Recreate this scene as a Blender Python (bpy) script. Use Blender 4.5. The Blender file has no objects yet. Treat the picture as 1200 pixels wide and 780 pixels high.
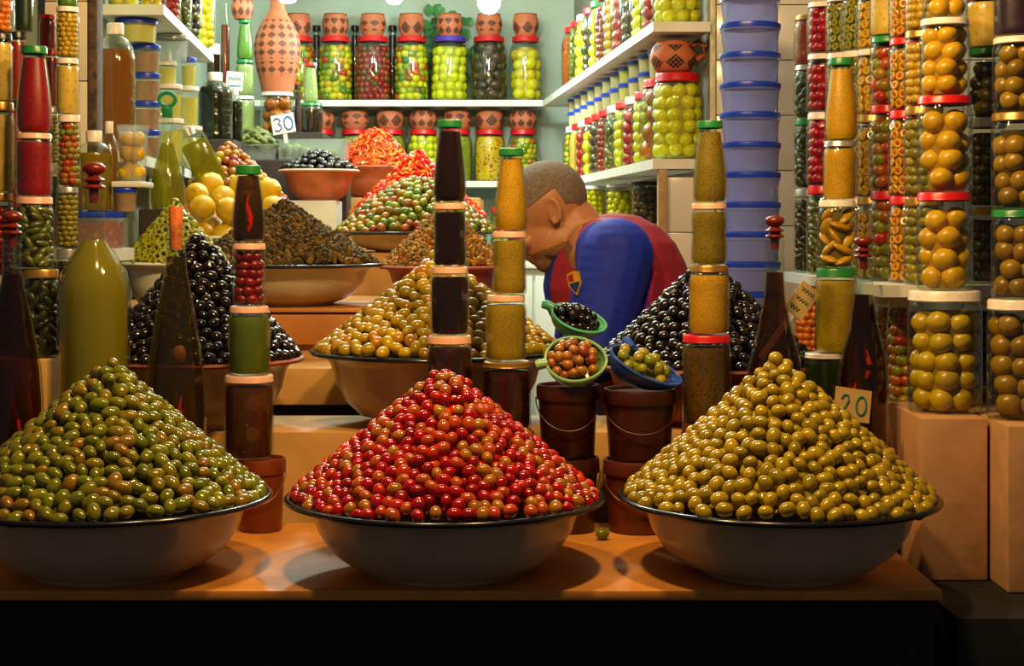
import bpy, bmesh, math, random
import numpy as np
from mathutils import Vector, Matrix, Euler

# ------------------------------------------------------------------ camera, world, lights, exposure
SC = bpy.context.scene
COL = SC.collection
F, HC, HY = 1900.0, 1.38, 265.0          # focal length in px of a 1200 px frame, eye height, horizon row
SC.view_settings.view_transform = 'Standard'
SC.view_settings.look = 'None'
SC.view_settings.gamma = 1.0
SC.view_settings.use_curve_mapping = False
SC.view_settings.exposure = 0.0
cy = SC.cycles
cy.max_bounces = 8; cy.transparent_max_bounces = 24; cy.diffuse_bounces = 3; cy.glossy_bounces = 4
cy.caustics_reflective = False; cy.caustics_refractive = False; cy.sample_clamp_indirect = 4.0
cy.use_denoising = True

cam_d = bpy.data.cameras.new('camera'); cam = bpy.data.objects.new('camera', cam_d); COL.objects.link(cam)
cam_d.sensor_width = 36.0; cam_d.lens = F / 1200.0 * 36.0; cam_d.shift_y = -(390.0 - HY) / 1200.0
cam.location = (0, 0, HC); cam.rotation_euler = (math.pi / 2, 0, 0)
cam_d.clip_start = 0.05; cam_d.clip_end = 60
SC.camera = cam

world = bpy.data.worlds.new('night'); SC.world = world; world.use_nodes = True
world.node_tree.nodes['Background'].inputs[0].default_value = (0.055, 0.05, 0.045, 1)
world.node_tree.nodes['Background'].inputs[1].default_value = 1.3

def lamp(name, loc, power, col, rad, spot=None, aim=None):
    d = bpy.data.lights.new(name, 'SPOT' if spot else 'POINT'); d.energy = power; d.color = col; d.shadow_soft_size = rad
    o = bpy.data.objects.new(name, d); COL.objects.link(o); o.location = loc
    if spot:
        d.spot_size = math.radians(spot); d.spot_blend = 0.6
        o.rotation_euler = (Vector(aim) - Vector(loc)).to_track_quat('-Z', 'Y').to_euler()
    return o
WARM = (1.0, 0.63, 0.26); COOL = (0.86, 1.0, 0.92)
lamp('stall_lamp', (-0.28, 2.12, 2.28), 54, WARM, 0.05)
lamp('stall_lamp', (0.22, 2.14, 2.25), 54, WARM, 0.05)
lamp('shop_lamp', (-0.08, 5.35, 2.16), 42, COOL, 0.06)
lamp('shop_lamp', (-0.55, 4.55, 2.38), 34, COOL, 0.06)
lamp('shop_lamp', (0.05, 4.2, 2.45), 22, (1.0, 0.93, 0.75), 0.06)

# ------------------------------------------------------------------ helpers
rnd = random.Random(7)
def PX(px, Y): return (px - 600.0) * Y / F
def PZ(py, Y): return HC - (py - HY) * Y / F
def hexc(h, a=1.0):
    h = h.lstrip('#'); v = [int(h[i:i+2], 16) / 255.0 for i in (0, 2, 4)]
    return tuple((x / 12.92 if x <= 0.04045 else ((x + 0.055) / 1.055) ** 2.4) for x in v) + (a,)
MATS = {}
def newmat(name):
    m = bpy.data.materials.new(name); m.use_nodes = True
    nt = m.node_tree; nt.nodes.clear()
    out = nt.nodes.new('ShaderNodeOutputMaterial')
    return m, nt, out
def N(nt, typ, **kw):
    n = nt.nodes.new(typ)
    for k, v in kw.items():
        if k.startswith('i_'):
            key = k[2:]; key = int(key) if key.isdigit() else key.replace('_', ' ')
            n.inputs[key].default_value = v
        else: setattr(n, k, v)
    return n
def ramp(nt, cols, interp='LINEAR'):
    r = nt.nodes.new('ShaderNodeValToRGB'); r.color_ramp.interpolation = interp
    e = r.color_ramp.elements
    if len(cols) == 1: cols = list(cols) * 2
    while len(e) < len(cols): e.new(0.5)
    for i, c in enumerate(cols):
        e[i].position = i / max(1, (len(cols) - 1)) if interp == 'LINEAR' else i / len(cols)
        e[i].color = c
    return r
def sat(c, k):
    l = .3 * c[0] + .59 * c[1] + .11 * c[2]; return tuple(max(.0006, l + (v - l) * k) for v in c[:3]) + (1,)
def organic(name, cols, rough=0.4, nscale=40.0, namt=0.25, bump=0.0, bscale=60.0, spec=0.5, coat=0.0, spot=None, spotsize=0.0, sss=0.0, interp='LINEAR', metal=0.0, vivid=1.0):
    """procedural surface: colour picked per piece from cols, mottled by noise; optional coloured specks"""
    if name in MATS: return MATS[name]
    m, nt, out = newmat(name); L = nt.links.new
    cols = [sat(hexc(c), vivid) if isinstance(c, str) else c for c in cols]
    p = N(nt, 'ShaderNodeBsdfPrincipled'); p.inputs['Roughness'].default_value = rough
    p.inputs['Specular IOR Level'].default_value = spec; p.inputs['Coat Weight'].default_value = coat; p.inputs['Coat Roughness'].default_value = 0.12
    p.inputs['Metallic'].default_value = metal
    oi = N(nt, 'ShaderNodeObjectInfo'); geo = N(nt, 'ShaderNodeNewGeometry'); tc = N(nt, 'ShaderNodeTexCoord')
    add = N(nt, 'ShaderNodeMath', operation='ADD'); L(oi.outputs['Random'], add.inputs[0]); L(geo.outputs['Random Per Island'], add.inputs[1])
    fr = N(nt, 'ShaderNodeMath', operation='FRACT'); L(add.outputs[0], fr.inputs[0])
    rp = ramp(nt, cols, interp); L(fr.outputs[0], rp.inputs[0])
    mp = N(nt, 'ShaderNodeVectorMath', operation='ADD'); L(tc.outputs['Object'], mp.inputs[0])
    sc = N(nt, 'ShaderNodeVectorMath', operation='SCALE'); sc.inputs[0].default_value = (7.3, 5.1, 3.7); L(add.outputs[0], sc.inputs['Scale']); L(sc.outputs[0], mp.inputs[1])
    nz = N(nt, 'ShaderNodeTexNoise', i_Scale=nscale, i_Detail=4.0); L(mp.outputs[0], nz.inputs['Vector'])
    mr = N(nt, 'ShaderNodeMapRange'); mr.inputs['From Min'].default_value = 0.3; mr.inputs['From Max'].default_value = 0.7
    mr.inputs['To Min'].default_value = 1 - namt; mr.inputs['To Max'].default_value = 1 + namt; L(nz.outputs['Fac'], mr.inputs['Value'])
    mx = N(nt, 'ShaderNodeMix', data_type='RGBA', blend_type='MULTIPLY'); mx.inputs[0].default_value = 1.0
    L(rp.outputs[0], mx.inputs[6]); L(mr.outputs[0], mx.inputs[7]); last = mx.outputs[2]
    if spot:
        vo = N(nt, 'ShaderNodeTexVoronoi', i_Scale=spotsize); L(mp.outputs[0], vo.inputs['Vector'])
        lt = N(nt, 'ShaderNodeMath', operation='LESS_THAN'); lt.inputs[1].default_value = 0.33; L(vo.outputs['Distance'], lt.inputs[0])
        m2 = N(nt, 'ShaderNodeMix', data_type='RGBA'); L(lt.outputs[0], m2.inputs[0]); L(last, m2.inputs[6]); m2.inputs[7].default_value = hexc(spot); last = m2.outputs[2]
    L(last, p.inputs['Base Color'])
    if sss:
        p.inputs['Subsurface Weight'].default_value = sss; p.inputs['Subsurface Radius'].default_value = (0.01, 0.006, 0.003)
    if bump:
        nb = N(nt, 'ShaderNodeTexNoise', i_Scale=bscale, i_Detail=3.0); L(mp.outputs[0], nb.inputs['Vector'])
        b = N(nt, 'ShaderNodeBump', i_Strength=bump, i_Distance=0.004); L(nb.outputs['Fac'], b.inputs['Height']); L(b.outputs[0], p.inputs['Normal'])
    L(p.outputs[0], out.inputs[0]); MATS[name] = m
    return m
def glassmat(name, tint='#f4fbf4', gl=1.0, rough=0.04, milk=0.0, milkcol='#ffffff'):
    """clear shell: tinted transparency with a fresnel gloss, optionally a milky (frosted plastic) body"""
    if name in MATS: return MATS[name]
    m, nt, out = newmat(name); L = nt.links.new
    tr = N(nt, 'ShaderNodeBsdfTransparent'); tr.inputs[0].default_value = hexc(tint)
    g = N(nt, 'ShaderNodeBsdfGlossy'); g.inputs['Roughness'].default_value = rough
    lw = N(nt, 'ShaderNodeLayerWeight', i_Blend=0.5)      # same from inside and outside the thin wall
    pw = N(nt, 'ShaderNodeMath', operation='POWER'); L(lw.outputs['Facing'], pw.inputs[0]); pw.inputs[1].default_value = 3.0
    mu = N(nt, 'ShaderNodeMath', operation='MULTIPLY_ADD'); mu.inputs[1].default_value = 0.75 * gl; mu.inputs[2].default_value = 0.06 * gl; mu.use_clamp = True; L(pw.outputs[0], mu.inputs[0])
    base = tr.outputs[0]
    if milk:
        d = N(nt, 'ShaderNodeBsdfDiffuse'); d.inputs[0].default_value = hexc(milkcol)
        t2 = N(nt, 'ShaderNodeBsdfTranslucent'); t2.inputs[0].default_value = hexc(milkcol)
        a = N(nt, 'ShaderNodeMixShader'); a.inputs[0].default_value = 0.5; L(d.outputs[0], a.inputs[1]); L(t2.outputs[0], a.inputs[2])
        mm = N(nt, 'ShaderNodeMixShader'); mm.inputs[0].default_value = milk; L(base, mm.inputs[1]); L(a.outputs[0], mm.inputs[2]); base = mm.outputs[0]
    mix = N(nt, 'ShaderNodeMixShader'); L(mu.outputs[0], mix.inputs[0]); L(base, mix.inputs[1]); L(g.outputs[0], mix.inputs[2])
    L(mix.outputs[0], out.inputs[0]); MATS[name] = m
    return m
def liquid(name, col, clear=0.3, tint=None, trans=0.45):
    """oil or cloudy juice: part seen-through, part scattering"""
    if name in MATS: return MATS[name]
    m, nt, out = newmat(name); L = nt.links.new
    tr = N(nt, 'ShaderNodeBsdfTransparent'); tr.inputs[0].default_value = hexc(tint or col)
    d = N(nt, 'ShaderNodeBsdfPrincipled'); d.inputs['Base Color'].default_value = hexc(col); d.inputs['Roughness'].default_value = 0.15
    t2 = N(nt, 'ShaderNodeBsdfTranslucent'); t2.inputs[0].default_value = hexc(col)
    a = N(nt, 'ShaderNodeMixShader'); a.inputs[0].default_value = trans; L(d.outputs[0], a.inputs[1]); L(t2.outputs[0], a.inputs[2])
    mix = N(nt, 'ShaderNodeMixShader'); mix.inputs[0].default_value = clear; L(a.outputs[0], mix.inputs[1]); L(tr.outputs[0], mix.inputs[2])
    L(mix.outputs[0], out.inputs[0]); MATS[name] = m
    return m
def emit(name, col, s):
    if name in MATS: return MATS[name]
    m, nt, out = newmat(name); e = N(nt, 'ShaderNodeEmission'); e.inputs[0].default_value = hexc(col); e.inputs[1].default_value = s
    nt.links.new(e.outputs[0], out.inputs[0]); MATS[name] = m; return m
def claymat(name, bands, n, vs):
    """terracotta with painted black diamonds in the given height bands; n diamonds around, vs per metre of height"""
    if name in MATS: return MATS[name]
    m, nt, out = newmat(name); L = nt.links.new
    p = N(nt, 'ShaderNodeBsdfPrincipled'); p.inputs['Roughness'].default_value = 0.6
    tc = N(nt, 'ShaderNodeTexCoord'); sp = N(nt, 'ShaderNodeSeparateXYZ'); L(tc.outputs['Object'], sp.inputs[0])
    at = N(nt, 'ShaderNodeMath', operation='ARCTAN2'); L(sp.outputs['Y'], at.inputs[0]); L(sp.outputs['X'], at.inputs[1])
    def M(op, a, b=None):
        q = N(nt, 'ShaderNodeMath', operation=op)
        for i, v in enumerate((a, b)):
            if v is None: continue
            if isinstance(v, (int, float)): q.inputs[i].default_value = v
            else: L(v, q.inputs[i])
        return q.outputs[0]
    u = M('MULTIPLY', at.outputs[0], n / (2 * math.pi)); v = M('MULTIPLY', sp.outputs['Z'], vs)
    fu = M('ABSOLUTE', M('SUBTRACT', M('FRACT', u), 0.5)); fv = M('ABSOLUTE', M('SUBTRACT', M('FRACT', v), 0.5))
    dia = M('LESS_THAN', M('ADD', fu, fv), 0.43)
    pq = M('ADD', M('MULTIPLY', u, 4.0), M('MULTIPLY', v, 4.0)); qq = M('SUBTRACT', M('MULTIPLY', u, 4.0), M('MULTIPLY', v, 4.0))
    lin = M('MULTIPLY', M('GREATER_THAN', M('FRACT', pq), 0.13), M('GREATER_THAN', M('FRACT', qq), 0.13))
    mark = M('MULTIPLY', dia, lin); band = None
    for a, b in bands:
        t = M('MULTIPLY', M('GREATER_THAN', sp.outputs['Z'], a), M('LESS_THAN', sp.outputs['Z'], b)); band = t if band is None else M('MAXIMUM', band, t)
    fac = M('MULTIPLY', mark, band)
    nz = N(nt, 'ShaderNodeTexNoise', i_Scale=25.0); L(tc.outputs['Object'], nz.inputs['Vector'])
    rp = ramp(nt, [hexc('#a85534'), hexc('#cf7a52')]); L(nz.outputs['Fac'], rp.inputs[0])
    mx = N(nt, 'ShaderNodeMix', data_type='RGBA'); L(fac, mx.inputs[0]); L(rp.outputs[0], mx.inputs[6]); mx.inputs[7].default_value = hexc('#080606')
    L(mx.outputs[2], p.inputs['Base Color']); L(p.outputs[0], out.inputs[0]); MATS[name] = m
    return m

class MB:
    """collects shapes; build() links them as one mesh object"""
    def __init__(s): s.v = []; s.f = []; s.m = []
    def add(s, vs, fs, mi=0):
        o = len(s.v); s.v.extend([tuple(p) for p in vs]); s.f.extend([tuple(i + o for i in f) for f in fs]); s.m.extend([mi] * len(fs)); return s
    def lathe(s, prof, n=28, c=(0, 0, 0), mi=0, ridge=0.0):
        vs = []; fs = []; rings = []
        for r, z in prof:
            if r < 1e-6: rings.append([len(vs)]); vs.append((c[0], c[1], c[2] + z))
            else:
                st = len(vs); rings.append(list(range(st, st + n)))
                for k in range(n):
                    a = 2 * math.pi * k / n; rr = r * (1 + (ridge if k % 2 else 0)); vs.append((c[0] + rr * math.cos(a), c[1] + rr * math.sin(a), c[2] + z))
        for a, b in zip(rings, rings[1:]):
            if len(a) == 1 and len(b) == 1: continue
            for k in range(n):
                k2 = (k + 1) % n
                if len(a) == 1: fs.append((a[0], b[k2], b[k]))
                elif len(b) == 1: fs.append((a[k], a[k2], b[0]))
                else: fs.append((a[k], a[k2], b[k2], b[k]))
        return s.add(vs, fs, mi)
    def box(s, x0, x1, y0, y1, z0, z1, mi=0, M=None):
        vs = [(x, y, z) for z in (z0, z1) for y in (y0, y1) for x in (x0, x1)]
        if M: vs = [M @ Vector(p) for p in vs]
        return s.add(vs, [(0, 2, 3, 1), (4, 5, 7, 6), (0, 1, 5, 4), (2, 6, 7, 3), (0, 4, 6, 2), (1, 3, 7, 5)], mi)
    def bbox(s, x0, x1, y0, y1, z0, z1, b=0.004, mi=0):
        bm = bmesh.new(); bmesh.ops.create_cube(bm, size=1)
        for v in bm.verts: v.co = Vector((x0 + (v.co.x + .5) * (x1 - x0), y0 + (v.co.y + .5) * (y1 - y0), z0 + (v.co.z + .5) * (z1 - z0)))
        bmesh.ops.bevel(bm, geom=bm.edges[:], offset=b, segments=2, affect='EDGES', profile=0.6)
        bm.verts.ensure_lookup_table(); bm.verts.index_update()
        s.add([v.co[:] for v in bm.verts], [[v.index for v in f.verts] for f in bm.faces], mi); bm.free(); return s
    def ball(s, c, r, n=12, k=8, M=None, mi=0):
        prof = [(math.sin(math.pi * i / k), -math.cos(math.pi * i / k)) for i in range(k + 1)]; prof[0] = (0, -1); prof[-1] = (0, 1)
        t = MB().lathe(prof, n); r = (r, r, r) if isinstance(r, (int, float)) else r
        vs = [Vector((p[0] * r[0], p[1] * r[1], p[2] * r[2])) for p in t.v]
        if M: vs = [M @ p for p in vs]
        return s.add([p + Vector(c) for p in vs], t.f, mi)
    def tube(s, pts, rad, n=8, mi=0, cap=True):
        pts = [Vector(p) for p in pts]; rad = rad if isinstance(rad, (list, tuple)) else [rad] * len(pts)
        vs = []; fs = []; up = Vector((0.13, 0.21, 1)).normalized()
        for i, p in enumerate(pts):
            t = (pts[min(i + 1, len(pts) - 1)] - pts[max(i - 1, 0)]).normalized()
            a = t.cross(up)
            if a.length < 1e-3: a = t.cross(Vector((1, 0, 0)))
            a.normalize(); b = t.cross(a)
            for k in range(n):
                w = 2 * math.pi * k / n; vs.append(p + (a * math.cos(w) + b * math.sin(w)) * rad[i])
        for i in range(len(pts) - 1):
            for k in range(n): fs.append((i * n + k, i * n + (k + 1) % n, (i + 1) * n + (k + 1) % n, (i + 1) * n + k))
        if cap: fs.append(tuple(range(n - 1, -1, -1))); fs.append(tuple((len(pts) - 1) * n + k for k in range(n)))
        return s.add(vs, fs, mi)
    def mesh(s, name, mats, smooth=True):
        me = bpy.data.meshes.new(name); me.from_pydata(s.v, [], s.f)
        mats = mats if isinstance(mats, (list, tuple)) else [mats]
        for m in mats: me.materials.append(m)
        if len(mats) > 1: me.polygons.foreach_set('material_index', s.m)
        me.polygons.foreach_set('use_smooth', [smooth] * len(me.polygons))
        if smooth:
            try: me.set_sharp_from_angle(angle=math.radians(42))
            except Exception: pass
        me.update(); return me
    def build(s, name, mats, parent=None, loc=(0, 0, 0), rot=(0, 0, 0), scale=(1, 1, 1), smooth=True):
        return inst(name, s.mesh(name, mats, smooth), parent, loc, rot, scale)
def inst(name, me, parent=None, loc=(0, 0, 0), rot=(0, 0, 0), scale=(1, 1, 1)):
    o = bpy.data.objects.new(name, me); COL.objects.link(o); o.location = loc; o.rotation_euler = rot; o.scale = scale
    if parent is not None: o.parent = parent
    return o
def tag(o, label=None, cat=None, group=None, kind=None):
    if label: o['label'] = label
    if cat: o['category'] = cat
    if group: o['group'] = group
    if kind: o['kind'] = kind
    return o
def thing(name, label, cat, loc, group=None, rot=(0, 0, 0)):
    return tag(inst(name, None, None, loc, rot), label, cat, group)
def struct(name, mb, mats, parent=None, smooth=False):
    o = mb.build(name, mats, parent, smooth=smooth)
    if parent is None: o['kind'] = 'structure'
    return o
ORD = ['bottom', 'second', 'third', 'fourth', 'fifth', 'sixth', 'seventh', 'eighth', 'ninth', 'tenth', 'eleventh', 'twelfth', 'thirteenth', 'fourteenth']

# ------------------------------------------------------------------ materials
M_GLASS = glassmat('clear_glass')
M_GLASSG = glassmat('green_glass', '#cfe6c8')
M_PLASTIC = glassmat('clear_plastic', '#eef4ee', 0.8, 0.12, 0.25, '#dfe8e6')
M_TUBBLUE = glassmat('frosted_tub', '#d3dcff', 1.0, 0.12, 0.42, '#a9b6fa')
LIDC = {'red': '#c8151c', 'white': '#e9ded2', 'pink': '#e3b193', 'green': '#1d7a34', 'gold': '#b98d45', 'silver': '#b9b9b4', 'purple': '#4a2fa0', 'dark': '#1a1614', 'blue': '#1438c0', 'black': '#141414'}
LIDN = {'pink': 'pale pink', 'dark': 'dark', 'gold': 'gold'}
def lidmat(c): return organic('lid_' + c, [LIDC[c]], rough=0.32, nscale=60, namt=0.12, metal=0.7 if c in ('gold', 'silver') else 0.0)
M_WOOD = organic('counter_wood', ['#cc8634'], rough=0.5, nscale=9, namt=0.3)
M_STEP = organic('painted_board', ['#c99a55'], rough=0.6, nscale=14, namt=0.14, bump=0.1)
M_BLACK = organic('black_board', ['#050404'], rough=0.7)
M_ENAMEL = organic('cream_enamel', ['#bfb39c'], rough=0.22, nscale=10, namt=0.12)
M_ENRIM = organic('dark_enamel_rim', ['#0d0e14'], rough=0.2)
M_TERRA = organic('terracotta', ['#9a4b30'], rough=0.6, nscale=30, namt=0.2)
M_WHITEP = organic('white_paint', ['#d9ddd2'], rough=0.5, nscale=12, namt=0.08)
M_TILE = organic('white_tile', ['#d5d6d0', '#dfe0da'], rough=0.2, nscale=6, namt=0.05)
M_GROUT = organic('grout', ['#8a8578'], rough=0.9)
M_PAPER = organic('paper', ['#e6e6da'], rough=0.9, namt=0.05)
M_BOX = organic('foam_box', ['#b98a5c'], rough=0.75, nscale=20, namt=0.12, bump=0.15)
M_REDWOOD = organic('turned_redwood', ['#6a1a0e'], rough=0.3, nscale=30, namt=0.25)
M_DARKWOOD = organic('dark_wood', ['#2c2118'], rough=.7, nscale=14, namt=.2)
M_CORK = organic('cork', ['#c9682f'], rough=0.8, nscale=120, namt=0.35)

# ------------------------------------------------------------------ the setting
def slab(name, x0, x1, y0, y1, z0, z1, mat, label=None, cat=None, b=0.004, group=None):
    o = MB().bbox(x0, x1, y0, y1, z0, z1, b).build(name, mat, smooth=True)
    if label: tag(o, label, cat, group)
    else: o['kind'] = 'structure'
    return o
def skew(y, c): return -0.0895 * y + c            # the shop's side walls run back at a slight angle
def prism(pts, z0, z1):
    n = len(pts); m = MB(); vs = [(x, y, z0) for x, y in pts] + [(x, y, z1) for x, y in pts]
    return m.add(vs, [tuple(range(n - 1, -1, -1)), tuple(range(n, 2 * n))] + [(k, (k + 1) % n, n + (k + 1) % n, n + k) for k in range(n)])
struct('floor', MB().box(-3, 3, -0.5, 7.0, -0.05, 0.0), organic('floor_concrete', ['#2a2622'], rough=0.8, nscale=8))
struct('ceiling', MB().box(-1.6, 1.6, 3.2, 6.9, 2.75, 2.8), M_WHITEP)
M_BACK = organic('back_wall_paint', ['#9fb0a0'], rough=0.6, nscale=3, namt=0.1)
struct('wall_back', MB().box(-1.6, 1.3, 6.62, 6.7, 0, 2.8), M_BACK)
struct('wall_left', prism([(skew(3.35, -.62), 3.35), (skew(6.7, -.62), 6.7), (-1.7, 6.7), (-1.7, 3.35)], 0, 2.75), M_BACK)
struct('wall_right', prism([(skew(3.94, .846), 3.94), (1.5, 3.94), (1.5, 6.7), (skew(6.7, .846), 6.7)], 0, 2.75), M_GROUT)
tp = struct('wall_partition', MB().box(.375, .4935, 3.94, 4.0, 0, 1.50), M_GROUT)
wr = bpy.data.objects['wall_right']
tile_me = MB().bbox(0, .148, -.006, .004, 0, .132, .002).mesh('tile', M_TILE)
tile_half = MB().bbox(0, .114, -.006, .004, 0, .132, .002).mesh('tile', M_TILE)
for i in range(5):
    for k in range(9):
        inst('tile', tile_me, wr, (.4955 + .15 * i, 3.936, .98 + .134 * k))
for k in range(4): inst('tile', tile_half, tp, (.377, 3.936, .964 + .134 * k))
slab('trim_1', .352, .374, 3.90, 3.94, 1.25, 1.518, organic('post_timber', ['#a58a5c'], rough=0.6))
slab('trim_2', .479, .493, 3.92, 3.94, 1.56, 2.3, organic('post_cream', ['#c9c5a2'], rough=0.5))
# tiled pier and rusty frame at the left
pier = struct('wall_pier', MB().box(-.95, -.862, 3.30, 3.348, 0, 2.2), M_GROUT)
ptile = MB().bbox(0, .086, -.005, .004, 0, .16, .002).mesh('tile', organic('pier_tile', ['#cdc6b0', '#d6cfb8'], rough=0.25, nscale=8, namt=.12))
for k in range(6): inst('tile', ptile, pier, (-.949, 3.298, 1.19 + .162 * k))
slab('trim_3', -.861, -.842, 3.29, 3.34, 0, 2.2, organic('rusty_frame', ['#4a3a28'], rough=0.8, nscale=70, namt=.7))

# counter
ctr = thing('counter', 'orange-brown wooden market counter with a black front under the three big bowls', 'counter', (0, 2.36, 0))
MB().bbox(-1.3, .627, 0, .54, .835, .85, .003).build('counter_top', M_WOOD, ctr)
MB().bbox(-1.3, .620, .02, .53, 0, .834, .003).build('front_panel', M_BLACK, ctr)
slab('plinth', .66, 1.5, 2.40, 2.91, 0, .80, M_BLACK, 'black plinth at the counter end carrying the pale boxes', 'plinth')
def step(x0, x1, y0, y1, z1, label, mat=M_STEP, z0=0.0): return slab('display_step', x0, x1, y0, y1, z0, z1, mat, label, 'step')
step(-.79, .50, 2.98, 3.24, 1.0025, 'long tan display step behind the counter under the yellow olive bowl')
step(-.84, -.03, 3.32, 3.555, 1.09, 'tan display step above a dark gap behind the yellow olive bowl', z0=.165 + .85 - .001)
slab('riser', -.835, -.04, 3.36, 3.55, 0, 1.013, M_BLACK, 'riser coloured black for the shade in the gap under the tan display step', 'riser')  # support under the step; its black stands in for the shade of the gap
st3 = thing('display_step', 'orange planked display step under the bowl of dark seasoned olives', 'step', (0, 3.56, 0))
M_PLANK = organic('orange_plank', ['#b87634', '#c98a44'], rough=.5, nscale=12, namt=.2)
MB().bbox(-.93, -.03, .02, .72, 0, 1.19, .003).build('body', M_STEP, st3)
for k, (a, b) in enumerate([(1.148, 1.172), (1.176, 1.2)]):
    MB().bbox(-.93, -.03, 0, .73 if k else .02, a if k == 0 else 1.191, b, .003).build('plank', M_PLANK, st3) if k else MB().bbox(-.93, -.03, 0, .019, 1.12, 1.186, .003).build('plank', M_PLANK, st3)
step(-1.0, -.03, 4.30, 5.10, 1.31, 'display step behind under the red pepper heap')
step(-1.05, -.1, 5.12, 5.75, 1.47, 'rear display step under the shredded carrot heap')
def crate(x0, x1, y0, y1, z0, z1, label, mat=None): return slab('display_box', x0, x1, y0, y1, z0, z1, mat or M_STEP, label, 'box')
crate(-1.3, -.795, 2.915, 3.24, 0, 1.15, 'tan box under the columns of jars by the tiled pier')
crate(-1.3, -.80, 2.79, 2.91, .851, 1.15, 'low tan box on the counter under the red sauce column')
crate(-.79, -.5, 2.74, 2.895, .851, .95, 'low wooden box on the counter under the juice and herb bottles')
crate(.40, .655, 2.77, 2.895, .851, 1.0, 'low wooden box on the counter under the red-stoppered herb bottles')
crate(.574, 1.15, 2.915, 3.75, 0, 1.05, 'long tan box under the wall of olive jars')
b1 = crate(.67, .778, 2.65, 2.905, .801, PZ(486, 2.7), 'pale foam box under the tall column of whole lemon jars', M_BOX)
b2 = crate(.783, 1.0, 2.56, 2.75, .801, PZ(490, 2.66), 'pale foam box under the dim column of lemon jars', M_BOX)
BOX1, BOX2 = PZ(486, 2.7), PZ(490, 2.66)
crate(-.80, -.64, 3.34, 3.50, 1.091, 1.20, 'small tan box under the bowl of sliced green olives')
crate(-.825, -.752, 3.58, 3.68, 1.201, 1.418, 'dark box under the green-stoppered oil bottle', M_DARKWOOD)
crate(-.67, -.51, 4.70, 4.87, 1.311, 1.455, 'small white box under the terracotta bowl of black olives', M_WHITEP)
crate(-.86, -.5, 4.90, 5.04, 1.311, 1.58, 'dark box under the pickle trays', M_DARKWOOD)
crate(-1.05, -.6, 5.14, 5.72, 1.471, 1.678, 'rear dark box under the painted clay vase', M_DARKWOOD)
crate(-.99, -.80, 4.66, 4.87, 1.311, 1.63, 'dark box under the dark olive oil bottles', M_DARKWOOD)
crate(-.90, -.775, 4.225, 4.298, 1.201, 1.47, 'thin tan box behind the lemons under the leaning oil bottle')
crate(-.872, -.828, 3.37, 3.438, 1.091, 1.32, 'small dark box behind the plastic bottles', M_DARKWOOD)
crate(.44, .572, 3.36, 3.48, 0, 1.18, 'tan box under the stack of blue-lidded tubs')
crate(-.70, -.545, 4.318, 4.34, 1.311, 1.4, 'white board standing below the terracotta bowl of black olives', M_WHITEP)

# shelves
def shelf(name, pts, z1, label, t=.024):
    o = prism(pts, z1 - t, z1).build(name, M_WHITEP, smooth=False); return tag(o, label, 'shelf')
shelf('wall_shelf', [(-1.06, 6.37), (.12, 6.37), (.12, 6.62), (-1.06, 6.62)], 1.876, 'upper white shelf on the back wall under big pickle jars')
shelf('wall_shelf', [(-1.06, 6.37), (.12, 6.37), (.12, 6.62), (-1.06, 6.62)], 1.558, 'lower white shelf on the back wall under red-lidded jars')
for z, lb in ((1.872, 'upper white shelf along the right wall under a row of jars'), (1.542, 'lower white shelf along the right wall under the lemon jars')):
    shelf('wall_shelf', [(skew(3.9, .688), 3.9), (skew(3.9, .826), 3.9), (skew(6.36, .826), 6.36), (skew(6.36, .688), 6.36)], z, lb)
shelf('wall_shelf', [(skew(3.44, -.618), 3.44), (skew(3.44, -.50), 3.44), (skew(4.62, -.50), 4.62), (skew(4.62, -.618), 4.62)], 1.54, 'white shelf on the left wall under the amber bottle and tubs')
shelf('wall_shelf', [(skew(3.75, -.618), 3.75), (skew(3.75, -.47), 3.75), (skew(4.85, -.46), 4.85), (skew(4.85, -.618), 4.85)], 1.893, 'high white shelf on the left wall under lemon and aubergine jars')
shelf('ledge', [(-.93, 3.12), (-.762, 3.12), (-.762, 3.27), (-.93, 3.27)], 1.337, 'narrow pale ledge under the blue-lidded tub and plastic bottle')
shelf('jar_shelf', [(.645, 2.835), (.93, 2.835), (.80, 3.72), (.612, 3.72)], 1.276, 'pale shelf board between the lower jars and the olive jar columns', .02)
cab = thing('base_cabinet', 'white cabinet with a pale worktop below the right wall shelves', 'cabinet', (0, 0, 0))
prism([(skew(4.0, .70), 4.01), (skew(4.0, .84), 4.01), (skew(5.85, .84), 5.85), (skew(5.85, .70), 5.85)], 0, 1.225).build('body', M_WHITEP, cab, smooth=False)
prism([(skew(4.0, .685), 4.005), (skew(4.0, .84), 4.005), (skew(5.85, .84), 5.85), (skew(5.85, .685), 5.85)], 1.226, 1.25).build('worktop', M_WHITEP, cab, smooth=False)
cab = thing('base_cabinet', 'white cabinet with panelled doors against the back wall', 'cabinet', (0, 0, 0))
MB().bbox(-.4, .25, 5.93, 6.6, 0, 1.225).build('body', M_WHITEP, cab)
MB().bbox(-.42, .25, 5.9, 6.61, 1.226, 1.25).build('worktop', M_WHITEP, cab)
for k in range(4): MB().bbox(-.39 + .158 * k, -.39 + .158 * k + .15, 5.915, 5.929, .2, 1.2, .004).build('door', M_WHITEP, cab)

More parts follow.
